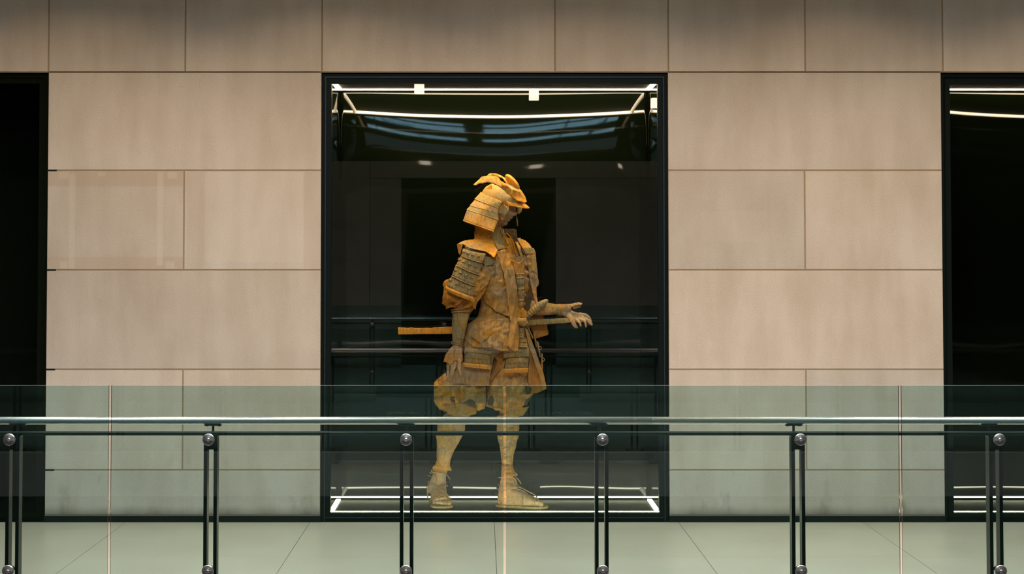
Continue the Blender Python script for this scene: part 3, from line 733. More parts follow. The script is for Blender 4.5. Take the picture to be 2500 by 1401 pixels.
# neck wrap
NK = [(548, 1193, 34, .01, .062), (565, 1193, 35, .01, .065), (580, 1196, 38, .01, .075), (592, 1201, 50, .0, .095), (606, 1208, 66, .0, .12)]
def nk(px, py, off=0):
    cx, hw, dc, hd = table(NK, py); return dc - hd*sqrt(max(.02, 1-((px-cx)/hw)**2)) - off
hull('neck_wrap', NK, och, seg=60, ny=26, crum=.010, crs=.09, seed=11)
sheet('neck_patch', q(Z1, (755, 1050), (925, 1035), (970, 1320), (860, 1335), (800, 1180), (760, 1130)), lambda x, y: min(nk(x, y, .012), -.08), cardboard('patch_upright', GRYc, corr=-8, period=.0045), step=3, label='grey corrugated strip down the neck')
# shirt and chest plate seen in the opening
sheet('shirt', q(Z2, (960, 180), (1010, 110), (1110, 130), (1200, 330), (1290, 400), (1280, 460), (1150, 460), (1050, 400), (1000, 290)), lambda x, y: -.085-.02*sin((x-1225)*.1), och, crum=.012, crs=.09, seed=31, step=3)
sheet('breast_plate', q(Z2, (1065, 440), (1150, 455), (1210, 478), (1250, 455), (1282, 412), (1286, 520), (1278, 640), (1165, 645)), lambda x, y: -.118-.015*sin(pi*(x-1240)/45), ora, crum=.004, seed=32, step=3)
bm = bmesh.new(); ring_tube(bm, [S(x, y, -.128) for x, y in smooth_path(q(Z2, (1080, 430), (1140, 458), (1205, 480), (1250, 458), (1282, 412)), 5)], .003, 8); sobj('plate_rim', bm, och)
# scarf ends hanging at the throat
sheet('scarf', q(Z1, (930, 1010), (1120, 1010), (1150, 1080), (1165, 1190), (1230, 1290), (1290, 1400), (1200, 1400), (1120, 1290), (1040, 1180), (970, 1120)), lambda x, y: -.055, drk, crum=.01, crs=.1, seed=41, step=3, label='dark brown scarf at the throat')
for i, (pts, w_, m_) in enumerate(((((945, 1020), (965, 1100), (1040, 1200), (1085, 1300), (1110, 1390)), .0032, och), (((1000, 1080), (1060, 1140), (1110, 1230), (1130, 1330), (1160, 1440)), .003, och),
                           (((1140, 1030), (1155, 1120), (1165, 1180), (1220, 1280), (1285, 1380)), .003, drk), (((1030, 1060), (1100, 1170), (1160, 1290), (1200, 1420)), .003, drk), (((900, 1000), (930, 1080), (985, 1170), (1020, 1260)), .003, gry))):
    sp = smooth_path([Z1(*p) for p in pts], 6)
    bm = bmesh.new(); ring_tube(bm, [S(x, y, -.075-.025*k/len(sp) - .008*(i % 3)) for k, (x, y) in enumerate(sp)], [(.022, w_)]*len(sp), 8); sobj('scarf_fold', bm, m_, label='narrow fold of the scarf')
# sleeve at the viewer's left, puffed at the elbow
def puff(name, pts, m, crum, seed, n=10, seg=44, crs=.09, parent=None):
    bm = bmesh.new(); sp = smooth_path(pts, n); rings = ring_tube(bm, [S(p[0], p[1], p[2]) for p in sp], [(p[4], p[3]*PXM) for p in sp], seg, up=(0, 1, 0), caps=True)
    for j, (ring, p) in enumerate(zip(rings, sp)):
        c = S(p[0], p[1], p[2])
        for k, v in enumerate(ring):
            a = 2*pi*k/seg; e_ = max(0, sin(pi*j/(len(rings)-1)))**.5
            f = .6*crease(cos(a)*22+j*.9, sin(a)*22+p[1]*1.2, crs, seed) + .4*nz((cos(a)*14, sin(a)*14 + p[1]), crs*2.4, seed+1)
            v.co += (v.co-c).normalized()*crum*(f-.25)*e_
    return sobj(name, bm, m, parent)
puff('sleeve', [(1172, 612, -.02, 24, .07), (1160, 650, -.055, 33, .085), (1146, 690, -.085, 34, .088), (1135, 712, -.095, 32, .085)], tan, .022, 51)
puff('sleeve_puff', [(1120, 692, -.095, 26, .07), (1114, 709, -.10, 35, .085), (1119, 724, -.105, 37, .088), (1127, 741, -.105, 34, .08), (1127, 751, -.105, 27, .062), (1126, 758, -.105, 22, .052)], ora, .046, 52, n=9, crs=.05)
sheet('sleeve_flap', q(Z2, (720, 380), (800, 400), (870, 450), (830, 510), (720, 515), (700, 490)), lambda x, y: -.135, gry, step=3, crum=.004, seed=53)
sheet('sleeve_fold', q(Z2, (700, 520), (840, 500), (860, 600), (760, 790), (640, 890), (575, 900), (640, 700)), lambda x, y: -.135+.0006*(x-1175), tan, crum=.018, crs=.08, seed=54, step=3)
sheet('sleeve_fold', q(Z2, (575, 905), (680, 860), (760, 780), (720, 900), (600, 1060), (590, 1140), (540, 1100)), lambda x, y: -.13+.0005*(x-1165), ora, crum=.012, crs=.08, seed=55, step=3)
# yoke over both shoulders
def yoke_d(x, y): return -.02 - .155*sqrt(max(0, min(1, (y-581)/46)))
sheet('shoulder_yoke', q(Z2, (325, 210), (372, 182), (440, 155), (520, 143), (600, 138), (700, 150), (790, 185), (860, 235), (905, 290), (890, 330), (855, 405), (800, 355), (740, 318), (670, 296), (600, 285), (540, 262), (480, 235), (430, 215), (385, 205)), yoke_d, och, th=.004, crum=.005, crs=.07, seed=61, step=3, label='wide ochre collar flap over the shoulder')
sheet('yoke_fold', q(Z2, (325, 210), (385, 205), (400, 235), (385, 290), (372, 345), (362, 368), (345, 340), (333, 270)), lambda x, y: -.10+.0035*(x-1115)*-1 - .0004*(y-596), ora, th=.004, crum=.004, seed=62, step=3, label='turned-down end of the collar flap')
sheet('yoke_patch', q(Z2, (430, 235), (600, 205), (690, 180), (720, 310), (600, 288), (500, 262)), lambda x, y: yoke_d(x, y)-.004, tan, step=3, seed=63, rag=.4, label='paler patch on the collar flap')
sheet('shoulder_yoke', q(Z2, (1175, 142), (1210, 138), (1250, 136), (1300, 158), (1345, 195), (1383, 245), (1380, 262), (1250, 262), (1215, 215), (1190, 180)), lambda x, y: .0-.0022*(y-583), och, th=.004, crum=.004, seed=64, step=3)
# right half of the open vest: inner side coloured dark as its shade, and the outside
sheet('vest_shaded_inside', q(Z2, (1235, 262), (1320, 262), (1390, 600), (1440, 1000), (1445, 1060), (1400, 1120), (1335, 1185), (1290, 1130), (1262, 1080), (1285, 900), (1284, 430), (1270, 380)), lambda x, y: -.065+.0008*(x-1285), drk, th=.003, crum=.008, seed=71, step=3, label='inner side of the open vest, coloured dark as shade')
sheet('vest_side', q(Z2, (1240, 258), (1390, 258), (1425, 275), (1447, 330), (1455, 430), (1468, 560), (1478, 680), (1494, 760), (1486, 795), (1452, 830), (1450, 960), (1462, 1080), (1447, 1062), (1400, 880), (1370, 770), (1340, 560), (1300, 380), (1270, 345)), lambda x, y: -.085-.03*sin(pi*min(1, max(0, (x-1280)/36))), tan, th=.005, crum=.008, crs=.07, seed=72, step=3)
sheet('patch', q(Z2, (1245, 262), (1400, 262), (1440, 330), (1440, 345), (1300, 345), (1262, 310)), lambda x, y: -.122, cor90, th=.003, step=3, label='ridged patch on the far shoulder')
sheet('patch', q(Z2, (1375, 385), (1450, 385), (1458, 610), (1388, 600)), lambda x, y: -.122, cor90, th=.003, step=3, label='ridged patch on the far sleeve')
# long lapel strip
LAP = q(Z2, (888, 330), (940, 300), (1000, 282), (1035, 350), (1072, 410), (1090, 470), (1135, 570), (1160, 700), (1180, 850), (1198, 960), (1200, 1100), (1203, 1270)) + q(Z3, (1500, 440), (1496, 600), (1488, 735), (1450, 742), (1400, 712), (1358, 680), (1385, 520), (1402, 420), (1382, 320), (1368, 180), (1350, 60), (1340, 0)) + q(Z2, (1020, 820), (1003, 700), (985, 600), (950, 520), (930, 440))
sheet('lapel', LAP, lambda x, y: min(tor(x, y, .030), -.13)-.006*sin((x+y*.25)*.35)-.03*max(0, min(1, (y-780)/60)), tan, th=.004, crum=.006, crs=.05, seed=81, step=3, label='long hanging front strip of the vest')
sheet('patch', q(Z2, (1035, 570), (1090, 545), (1135, 600), (1130, 650), (1075, 665)), lambda x, y: min(tor(x, y, .030), -.13)-.014, gry, th=.002, step=3, label='grey patch on the lapel')

# ---------------------------------------------------------------- armour plates laced with cord
def plate(name, c4, df, m=cor0, nk_=4, nf=9, rim=None, cord=True, kv=.38, fv=(.66, .92), ks=1.0, parent=None, bow=0, label=None, frame=False, us=None):
    bm = bmesh.new(); quad(bm, c4, df, 14, 6, bow=bow); bmesh.ops.recalc_face_normals(bm, faces=bm.faces)
    bm.normal_update()
    if sum(f.normal.y*f.calc_area() for f in bm.faces) > 0: bmesh.ops.reverse_faces(bm, faces=bm.faces[:])
    p = sobj(name, bm, m, parent, True, .004, label, off=-1, recalc=False)
    tl, tr, br, bl = [Vector(c) for c in c4]
    def at(u, v, o=-.004):
        uu = min(1, max(0, u)); vv = min(1, max(0, v))
        w_ = tl.lerp(tr, u).lerp(bl.lerp(br, u), v)
        return S(w_.x, w_.y + bow*4*u*(1-u), df(uu, vv)+o)
    bm = bmesh.new()
    W_ = ((tr-tl).length + (br-bl).length)/2; H_ = ((bl-tl).length + (br-tr).length)/2
    for k in range(nk_):
        u = us[k] if us else (k+.6)/(nk_+.25); du = 3.6*ks/W_; dv = 2.7*ks/H_
        for s in (1, -1):
            ring_tube(bm, [at(u-du, kv-dv*s, .001), at(u-du*.5, kv-dv*s*.5, -.005), at(u, kv, -.0075-.001*s), at(u+du*.5, kv+dv*s*.5, -.005), at(u+du, kv+dv*s, .001)], .0030*ks, 7)
    for k in range(nf):
        u = (k+.6)/(nf+.2)
        ring_tube(bm, [at(u, fv[0], .001), at(u, lerp(*fv, .3), -.005), at(u, lerp(*fv, .7), -.005), at(u+.004, fv[1], .001)], .0019, 6)
    if nk_ or nf: sobj('lacing', bm, cordm, p, label='crossed twine knots and stitches')
    if cord:
        bm = bmesh.new(); ring_tube(bm, [at(i/14, 1.0, -.004) for i in range(15)], .0030, 8); sobj('edge_cord', bm, cordm, p)
    if frame:
        bm = bmesh.new(); r_ = [(0, 1), (0, .12), (.03, .02), (.97, .0), (1, .10), (1, 1)]
        ring_tube(bm, [at(a_, b__, -.003) for a_, b__ in r_], .0024, 7); sobj('edge_cord', bm, drk, p)
    if rim:
        bm = bmesh.new(); quad(bm, rim, lambda u, v: df(u, 1)-.010, 14, 2, bow=bow, tear=.9, seed=len(name)); bm.normal_update()
        if sum(f.normal.y*f.calc_area() for f in bm.faces) > 0: bmesh.ops.reverse_faces(bm, faces=bm.faces[:])
        sobj('rim_band', bm, och, p, True, .005, 'smooth ochre band along the bottom edge', off=-1, recalc=False)
    return p
def arm_d(k): return lambda u, v: -.155 - .012*k - .012*v - .035*sin(pi*min(1, .18+u*.75)) + .05*max(0, .25-u)*2
# quads drawn from the fourth (lowest) up so each upper one overlaps the next
guard = sobj('shoulder_guard', (lambda b_: (quad(b_, q(Z2, (440, 250), (720, 330), (540, 960), (190, 800)), lambda u, v: -.135-.01*v, 10, 14), b_)[1])(bmesh.new()), drk, None, True, .003, 'laced armour guard covering the upper arm')
plate('guard_plate', q(Z2, (410, 270), (738, 345), (690, 475), (383, 372)), arm_d(0), cor15, us=(.08, .26, .48, .72), nf=10, parent=guard, bow=2)
plate('guard_plate', q(Z2, (383, 372), (690, 480), (636, 645), (308, 508)), arm_d(.6), cor15, us=(.03, .22, .48, .76), nf=10, parent=guard, bow=2)
plate('guard_plate', q(Z2, (308, 508), (632, 648), (585, 805), (248, 662)), arm_d(1.2), cor15, us=(.06, .28, .52, .78), nf=10, parent=guard, bow=2)
plate('guard_plate', q(Z2, (248, 662), (585, 808), (556, 965), (178, 805)), arm_d(1.8), cor15, us=(.04, .30, .53, .78), nf=9, cord=False, rim=q(Z2, (168, 808), (560, 962), (548, 1022), (150, 860)), parent=guard, bow=2)
# small belly plates beside the lapel
bd = lambda u, v: -.128-.010*sin(pi*u)-.008*v
for c4 in (q(Z2, (1165, 640), (1282, 630), (1278, 790), (1180, 796)), q(Z2, (1185, 800), (1280, 792), (1276, 945), (1200, 950)), q(Z2, (1200, 960), (1280, 950), (1262, 1110), (1205, 1120))):
    plate('belly_plate', c4, bd, gry, nk_=3, nf=5, kv=.35, fv=(.5, .9), ks=.85, cord=False)
    bm = bmesh.new(); ring_tube(bm, [S(*(Vector(c4[0]).lerp(Vector(c4[1]), i/6)), bd(i/6, 0)-.004) for i in range(7)], .003, 7); sobj('plate_edge', bm, och)
sheet('sash', q(Z2, (1195, 1110), (1255, 1115), (1330, 1175), (1310, 1215), (1320, 1290), (1250, 1240), (1200, 1260)), lambda x, y: -.135, och, crum=.006, seed=91, step=3)
puff('sash_knot', [Z3(1480, 400)+(-.13, 6, .02), Z3(1520, 395)+(-.135, 10, .03), Z3(1555, 405)+(-.13, 10.5, .03), Z3(1585, 420)+(-.12, 5, .02)], tan, .022, 92, n=6, seg=24)
# tassets
td = lambda off: (lambda u, v: off-.012*sin(pi*u)-.010*v)
plate('tasset_plate', q(Z3, (868, 690), (1190, 700), (1186, 790), (862, 770)), td(-.135), cor0, nk_=0, nf=12, fv=(.35, .9), cord=False)
plate('tasset_plate', q(Z3, (872, 755), (1175, 785), (1176, 905), (860, 878)), td(-.152), cor0, us=(.16, .35, .56, .80), nf=10, kv=.4, frame=True, cord=False, rim=q(Z3, (855, 874), (1178, 905), (1174, 955), (857, 918)))
plate('tasset_plate', q(Z3, (1500, 478), (1556, 470), (1560, 582), (1496, 578)), td(-.135), gry, nk_=1, nf=2, ks=.9)
plate('tasset_plate', q(Z3, (1490, 588), (1582, 592), (1600, 692), (1490, 692)), td(-.140), gry, nk_=2, nf=3, ks=.9)
plate('tasset_plate', q(Z3, (1318, 700), (1612, 694), (1612, 812), (1318, 818)), td(-.135), cor0, us=(.22, .44, .66, .84), nf=11, kv=.35, cord=False)
plate('tasset_plate', q(Z3, (1345, 825), (1615, 812), (1602, 940), (1322, 945)), td(-.152), cor0, us=(.18, .42, .64, .85), nf=11, kv=.4, frame=True, cord=False, rim=q(Z3, (1310, 945), (1602, 938), (1598, 990), (1308, 985)))
# skirt panels
sheet('skirt_panel', q(Z3, (850, 880), (870, 860), (1180, 880), (1175, 960), (1145, 1132), (1010, 1135), (930, 1128), (800, 1112), (700, 1125), (735, 1060), (800, 930)), lambda x, y: -.135-.0004*(y-890), cort, th=.005, crum=.003, seed=101, step=3)
sheet('skirt_panel', q(Z3, (1180, 700), (1225, 700), (1205, 800), (1165, 1000), (1160, 900)), lambda x, y: -.12, gry, th=.005, seed=102, step=3)
sheet('skirt_flap', q(Z3, (1555, 470), (1590, 520), (1640, 660), (1690, 780), (1770, 1000), (1815, 1172), (1700, 1226), (1640, 1226), (1600, 1100), (1610, 830), (1600, 650)), lambda x, y: -.09+.0009*(x-1290), ora, th=.006, seed=103, step=3, label='stiff orange side flap of the skirt')
sheet('flap_edge', q(Z3, (1565, 470), (1600, 500), (1650, 640), (1702, 780), (1780, 1000), (1815, 1172), (1775, 1185), (1730, 1020), (1660, 820), (1600, 640)), lambda x, y: -.112+.0009*(x-1290), tan, th=.006, seed=104, step=3)
bm = bmesh.new(); ring_tube(bm, [S(x, y, -.122+.0009*(x-1290)) for x, y in q(Z3, (1598, 640), (1660, 820), (1730, 1020), (1772, 1180))], .0022, 7); sobj('flap_seam', bm, gry)
sheet('hanging_cloth', q(Z8, (270, 640), (330, 560), (470, 500), (560, 590), (620, 700), (660, 820), (690, 1020), (560, 1065), (425, 1102), (300, 860)), lambda x, y: -.02, ora, th=.004, crum=.010, crs=.1, seed=105, step=3, label='orange cardboard cloth hanging behind the sword hilt')
# edge-on side tassets: thin slats running away from the viewer
for i, (a, b_) in enumerate((((228, 830), (362, 1100)), ((384, 1000), (436, 1285)), ((440, 1160), (500, 1400)))):
    A, B = Z8(*a), Z8(*b_); bm = bmesh.new()
    ring_tube(bm, [S(*A, -.03), S(*Vector(A).lerp(Vector(B), .5), -.03), S(*B, -.03)], [(.05, .0065)]*3, 12, up=(0, 1, 0)); sobj('side_tasset', bm, tan)
for a, b_ in (((1712, 640), (1738, 808)), ((1758, 768), (1758, 950))):
    A, B = Z3(*a), Z3(*b_); bm = bmesh.new()
    ring_tube(bm, [S(*A, -.03), S(*Vector(A).lerp(Vector(B), .5), -.03), S(*B, -.03)], [(.05, .0068)]*3, 12, up=(0, 1, 0)); o_ = sobj('side_tasset', bm, tan)
    bm = bmesh.new()
    for t in (.35,):
        M_ = Vector(A).lerp(Vector(B), t); ring_tube(bm, [S(*p, -.075) for p in smooth_path([(M_.x+1, M_.y-3), (M_.x+6, M_.y-1), (M_.x+6, M_.y+4), (M_.x+1, M_.y+6)], 4)], .0026, 7)
    sobj('lacing', bm, cordm, o_)
# ---------------------------------------------------------------- baggy trousers
hull('trouser_leg', [(865, 1178, 30, 0, .08), (900, 1160, 45, 0, .11), (935, 1122, 58, 0, .13), (965, 1121, 61, 0, .14), (985, 1122, 60, 0, .135), (998, 1122, 50, 0, .11), (1005, 1121, 36, 0, .08)], tro, seg=90, ny=50, crum=.030, crs=.055, seed=111)
hull('trouser_leg', [(865, 1243, 40, .0, .08), (900, 1245, 46, 0, .11), (930, 1242, 54, 0, .125), (960, 1243, 55, 0, .135), (980, 1241, 50, 0, .125), (993, 1238, 38, 0, .10), (1002, 1235, 26, 0, .075)], tro, seg=90, ny=50, crum=.026, crs=.055, seed=112)
TL = lambda x, y: -.145+.09*((x-1125)/62)**2 - .012*sin((y-930)*.06)
sheet('trouser_fold', q(Z4, (250, 600), (330, 520), (430, 440), (470, 620), (600, 660), (900, 640), (1060, 660), (1068, 900), (1040, 1000), (940, 1042), (905, 990), (880, 890), (810, 850), (700, 915), (560, 925), (430, 950), (432, 1020), (340, 1022), (250, 890)), TL, tro, crum=.050, crs=.042, seed=113, step=3)
TR = lambda x, y: -.140+.08*((x-1243)/56)**2 - .012*sin((y-930)*.06)
sheet('trouser_fold', q(Z4, (1330, 350), (1380, 440), (1730, 440), (1780, 620), (1775, 740), (1800, 715), (1790, 780), (1690, 955), (1650, 930), (1560, 945), (1400, 1030), (1340, 1040), (1285, 1008), (1225, 992), (1220, 1008), (1130, 990), (1050, 962), (1080, 900), (1085, 760), (1140, 640)), TR, tro, crum=.046, crs=.042, seed=114, step=3)
sheet('trouser_inner_and_shade', q(Z4, (1190, 205), (1330, 105), (1335, 330), (1290, 400), (1180, 520), (1105, 640), (1140, 450), (1240, 250)), lambda x, y: -.10, ora, crum=.008, seed=115, step=3, label='deep orange fold between the skirt panels')
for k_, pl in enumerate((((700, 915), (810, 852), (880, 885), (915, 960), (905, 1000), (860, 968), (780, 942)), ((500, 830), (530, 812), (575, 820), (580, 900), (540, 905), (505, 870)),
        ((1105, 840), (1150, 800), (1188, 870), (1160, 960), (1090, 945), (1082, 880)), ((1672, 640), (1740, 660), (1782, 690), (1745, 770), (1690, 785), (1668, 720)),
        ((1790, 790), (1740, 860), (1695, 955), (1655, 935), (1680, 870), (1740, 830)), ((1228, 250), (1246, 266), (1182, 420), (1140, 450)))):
    sheet('trouser_inner_and_shade', q(Z4, *pl), (lambda f: lambda x, y: f(x, y)-.040)(TL if k_ < 2 else TR), drk, th=.002, crum=.006, seed=200+k_, step=3, label='dark sheet imitating shade in a trouser fold')  # dark sheets laid in as the shade of trouser hollows and a gap
# knee flaps and shin guards
sheet('knee_flap', q(Z4, (435, 950), (540, 930), (640, 926), (780, 940), (860, 965), (922, 1002), (908, 1082), (830, 1106), (700, 1112), (560, 1112), (470, 1080), (440, 1030)), lambda x, y: -.168+.06*((x-1125)/40)**2-.0003*(y-990), tro, th=.005, crum=.008, crs=.07, seed=121, step=3)
sheet('knee_flap', q(Z4, (1370, 1045), (1450, 1015), (1530, 982), (1640, 985), (1732, 970), (1690, 1040), (1640, 1112), (1320, 1114)), lambda x, y: -.155+.06*((x-1250)/36)**2-.0003*(y-990), tro, th=.005, crum=.008, crs=.07, seed=122, step=3)
def shin(rows_, seed, m):
    hull('shin_guard', rows_, m, seg=54, ny=44, crum=.008, crs=.09, seed=seed, cap=True)
shin([(1022, 1101, 31, -.02, .07), (1045, 1098, 31, -.02, .072), (1062, 1093, 29, -.012, .07), (1087, 1090, 23.5, -.005, .062), (1110, 1083.5, 17.5, .025, .05), (1122, 1083, 16, .035, .046)], 131, cardboard('shin_ochre', [(.90, .44, .10), (.84, .50, .18), (.72, .50, .25)], corr=4, period=.009))
shin([(1014, 1240, 27, 0, .06), (1040, 1241, 27, .0, .064), (1062, 1240, 26.5, .005, .066), (1087, 1240, 20.5, .01, .056), (1110, 1239, 15, -.005, .044), (1135, 1238.5, 13, -.02, .038)], 132, cardboard('shin_tan', [(.90, .46, .12), (.84, .52, .21), (.72, .50, .28)], ink=.9))
hull('ankle_flare', [(1120, 1083, 16, .035, .045), (1132, 1081, 17.5, .05, .05), (1144, 1079, 23.5, .065, .06), (1147, 1079, 23, .065, .06)], tro, seg=40, ny=14, crum=.008, crs=.12, seed=133, tilt=.10)
hull('ankle_flare', [(1138, 1239, 13, -.02, .038), (1150, 1241, 15, -.03, .045), (1160, 1245, 19, -.035, .052), (1163, 1245, 18, -.035, .052)], tro, seg=40, ny=14, crum=.008, crs=.12, seed=134, tilt=-.10)
wraps('shin_cord', (1083, 1113), (1083, 1121), 17.5, 17, 3, .035, .052, slope=.22)
wraps('shin_cord', (1238, 1135), (1238, 1141), 14.5, 14.5, 2, -.02, .042, slope=.05)
wraps('ankle_cord', (1075, 1149), (1074, 1156), 17, 17, 2, .08, .046, slope=.15)
ctube('cord_end', smooth_path([(1080, 1150, .03), (1090, 1158, .025), (1096, 1166, .03), (1099, 1170, .03)], 5), .0028)
ctube('cord_end', smooth_path([(1070, 1148, .03), (1056, 1147, .03), (1054, 1151, .03), (1068, 1154, .03)], 5), .0028)
ctube('cord_end', smooth_path([(1256, 1160, -.07), (1263, 1168, -.08), (1269, 1175, -.08), (1272, 1181, -.075)], 5), .003)
# ---------------------------------------------------------------- forearm guards, gloves
hull('forearm_guard', [(762, 1126, 21.5, -.105, .052), (790, 1122, 19, -.11, .048), (815, 1119, 15.5, -.112, .04), (838, 1116.5, 12, -.115, .032)], gry, seg=44, ny=26, crum=.007, crs=.1, seed=141)
sheet('forearm_strip', q(Z3, (785, 300), (885, 300), (860, 600), (770, 600)), lambda x, y: -.165+.0002*(y-763)+.0001*(x-1120)**2*1.0, cor90, th=.003, step=3, label='ridged strip down the forearm')
wraps('elbow_cord', (1126, 755), (1126, 764), 25, 23.5, 3, -.105, .062, slope=.03)
wraps('wrist_cord', (1116, 836), (1115, 843), 13.5, 13.5, 3, -.115, .036, slope=.2)
sheet('glove', q(Z3, (722, 690), (760, 675), (838, 700), (850, 800), (853, 850), (835, 868), (798, 862), (768, 835), (725, 872), (692, 892), (660, 870), (625, 862), (645, 790), (690, 720)), lambda x, y: -.16+.028*((x-1108)/24)**2, tan, th=.004, crum=.006, crs=.1, seed=142, step=3, label='flared glove cuff over the hanging hand')
def tube8(name, pts, rads, m, crum=.005, seed=1, parent=None, label=None, n=8, seg=28):
    pp = [Z8(*p[:2])+(p[2],)+r for p, r in zip(pts, rads)]; return puff(name, pp, m, crum, seed, n=n, seg=seg, parent=parent)
tube8('forearm_guard', [(430, 460, -.03), (650, 465, -.045), (800, 480, -.06), (930, 490, -.07)], [(15, .045), (14.5, .042), (13, .036), (12, .031)], cor0, seed=143)
wr = bmesh.new()
for x in (1364.5, 1367.2, 1370): ring_tube(wr, [S(x+1.2*sin(a*2), 756.5+14*sin(a), -.07-.036*cos(a)) for a in [2*pi*i/20 for i in range(21)]], .0023, 7, caps=False)
sobj('wrist_cord', wr, cordm)
sheet('glove', q(Z8, (935, 385), (990, 372), (1180, 365), (1250, 345), (1340, 330), (1415, 345), (1400, 385), (1300, 390), (1190, 420), (1172, 525), (1100, 545), (1010, 552), (960, 530), (930, 450)), lambda x, y: -.115+.022*((y-751)/14)**2, tan, th=.004, crum=.005, seed=144, step=2.5, label='glove cuff on the outstretched hand')
sheet('glove_flap', q(Z8, (1190, 420), (1250, 400), (1405, 360), (1375, 440), (1235, 475)), lambda x, y: -.095, ora, th=.004, crum=.006, crs=.2, seed=145, step=2.5)
bm = bmesh.new(); ST = smooth_path([Z8(262, 605)+(-.10, 6), Z8(360, 510)+(-.115, 8.5), Z8(470, 430)+(-.125, 9), Z8(560, 365)+(-.12, 8.5), Z8(625, 315)+(-.10, 5)], 10)
ring_tube(bm, [S(*p[:3]) for p in ST], [(.030 + .003*sin(i*1.55), (p[3] + .6*sin(i*1.55))*PXM) for i, p in enumerate(ST)], 18, up=(0, 1, 0)); sobj('elbow_roll', bm, cardboard('elbow_ridged', GRYc, corr=35, period=.017), label='ridged cardboard roll at the elbow')
# ---------------------------------------------------------------- sword
def boxloft(name, secs, m, parent=None, ridges=0, label=None):
    """secs: (px, ytop, ybottom, depth, half depth)"""
    bm = bmesh.new(); rings = []
    sp = smooth_path(secs, 10)
    for i, (x, yt, yb, d, hd) in enumerate(sp):
        r = ridges*sin(x*1.35) if ridges else 0
        yt += nz((x, 1), .25, 5)*.8 - r; yb += nz((x, 9), .25, 6)*.8 + r
        rings.append([bm.verts.new(S(x, yt+1, d-hd)), bm.verts.new(S(x, yt, d)), bm.verts.new(S(x, yt+1, d+hd)), bm.verts.new(S(x, yb-1, d+hd)), bm.verts.new(S(x, yb, d)), bm.verts.new(S(x, yb-1, d-hd-(ridges*.0015*sin(x*1.35))))])
    for a, b_ in zip(rings, rings[1:]):
        for k in range(6): bm.faces.new((a[k], a[(k+1) % 6], b_[(k+1) % 6], b_[k]))
    bm.faces.new(rings[0]); bm.faces.new(rings[-1]); return sobj(name, bm, m, parent, smooth=False, label=label)
sc_ = boxloft('scabbard', [(972, 799, 816.5, .13, .016), (1040, 800, 815.5, .10, .016), (1105, 796.5, 815, .075, .016), (1190, 793, 811, .03, .015), (1290, 788, 804, -.04, .014)], och, label='flat ochre sword scabbard')
hl = boxloft('sword_hilt', [(1288, 780.5, 795, -.055, .014), (1330, 779, 791.5, -.075, .014), (1375, 776.5, 789, -.095, .014), (1404, 776, 785, -.105, .012)], gry, ridges=.8, label='ridge-wrapped sword hilt')
bm = bmesh.new()
x = 1292
while x < 1400:
    yt = table([(1288, 780.5), (1330, 779), (1375, 776.5), (1404, 776)], x)[0]; yb = table([(1288, 795), (1330, 791.5), (1375, 789), (1404, 785)], x)[0]
    d = lerp(-.055, -.105, (x-1288)/116)
    ring_tube(bm, [S(x-.6, yt+.6, d), S(x-.4, yt+1.2, d-.013), S(x+.3, (yt+yb)/2, d-.0155), S(x+.8, yb-1.2, d-.013), S(x+.9, yb-.6, d)], .0035, 6); x += 3.9
sobj('hilt_wrap', bm, gry, hl)
# ---------------------------------------------------------------- helmet
def HD(k): return k
hm = bmesh.new()
c = S(1229, 485, -.01); Rh = Matrix.Rotation(radians(9), 4, 'X') @ Matrix.Rotation(radians(13), 4, 'Y') @ Matrix.Rotation(radians(-14), 4, 'Z')
nu, nv = 48, 22; rr = []
for j in range(nv+1):
    th = (pi*.54)*j/nv; row = []
    for i in range(nu):
        ph = 2*pi*i/nu; rib = 1 + .010*abs(sin(ph*6)) + .015*nz((ph*5, j*.6), 1, 7)
        x_, y_, z_ = sin(th)*cos(ph)*.140*rib, sin(th)*sin(ph)*.108*rib, cos(th)*.098
        row.append(hm.verts.new(c + Rh @ Vector((x_, y_, z_))))
    rr.append(row)
for a, b_ in zip(rr[1:], rr[2:]):
    for k in range(nu): hm.faces.new((a[k], a[(k+1) % nu], b_[(k+1) % nu], b_[k]))
for v in rr[0][1:]: hm.verts.remove(v)
for k in range(nu): hm.faces.new((rr[0][0], rr[1][(k+1) % nu], rr[1][k]))
helmet = sobj('helmet', hm, gry, None, True, .005, 'domed cardboard helmet with banded neck guard and horned crest', off=-1)
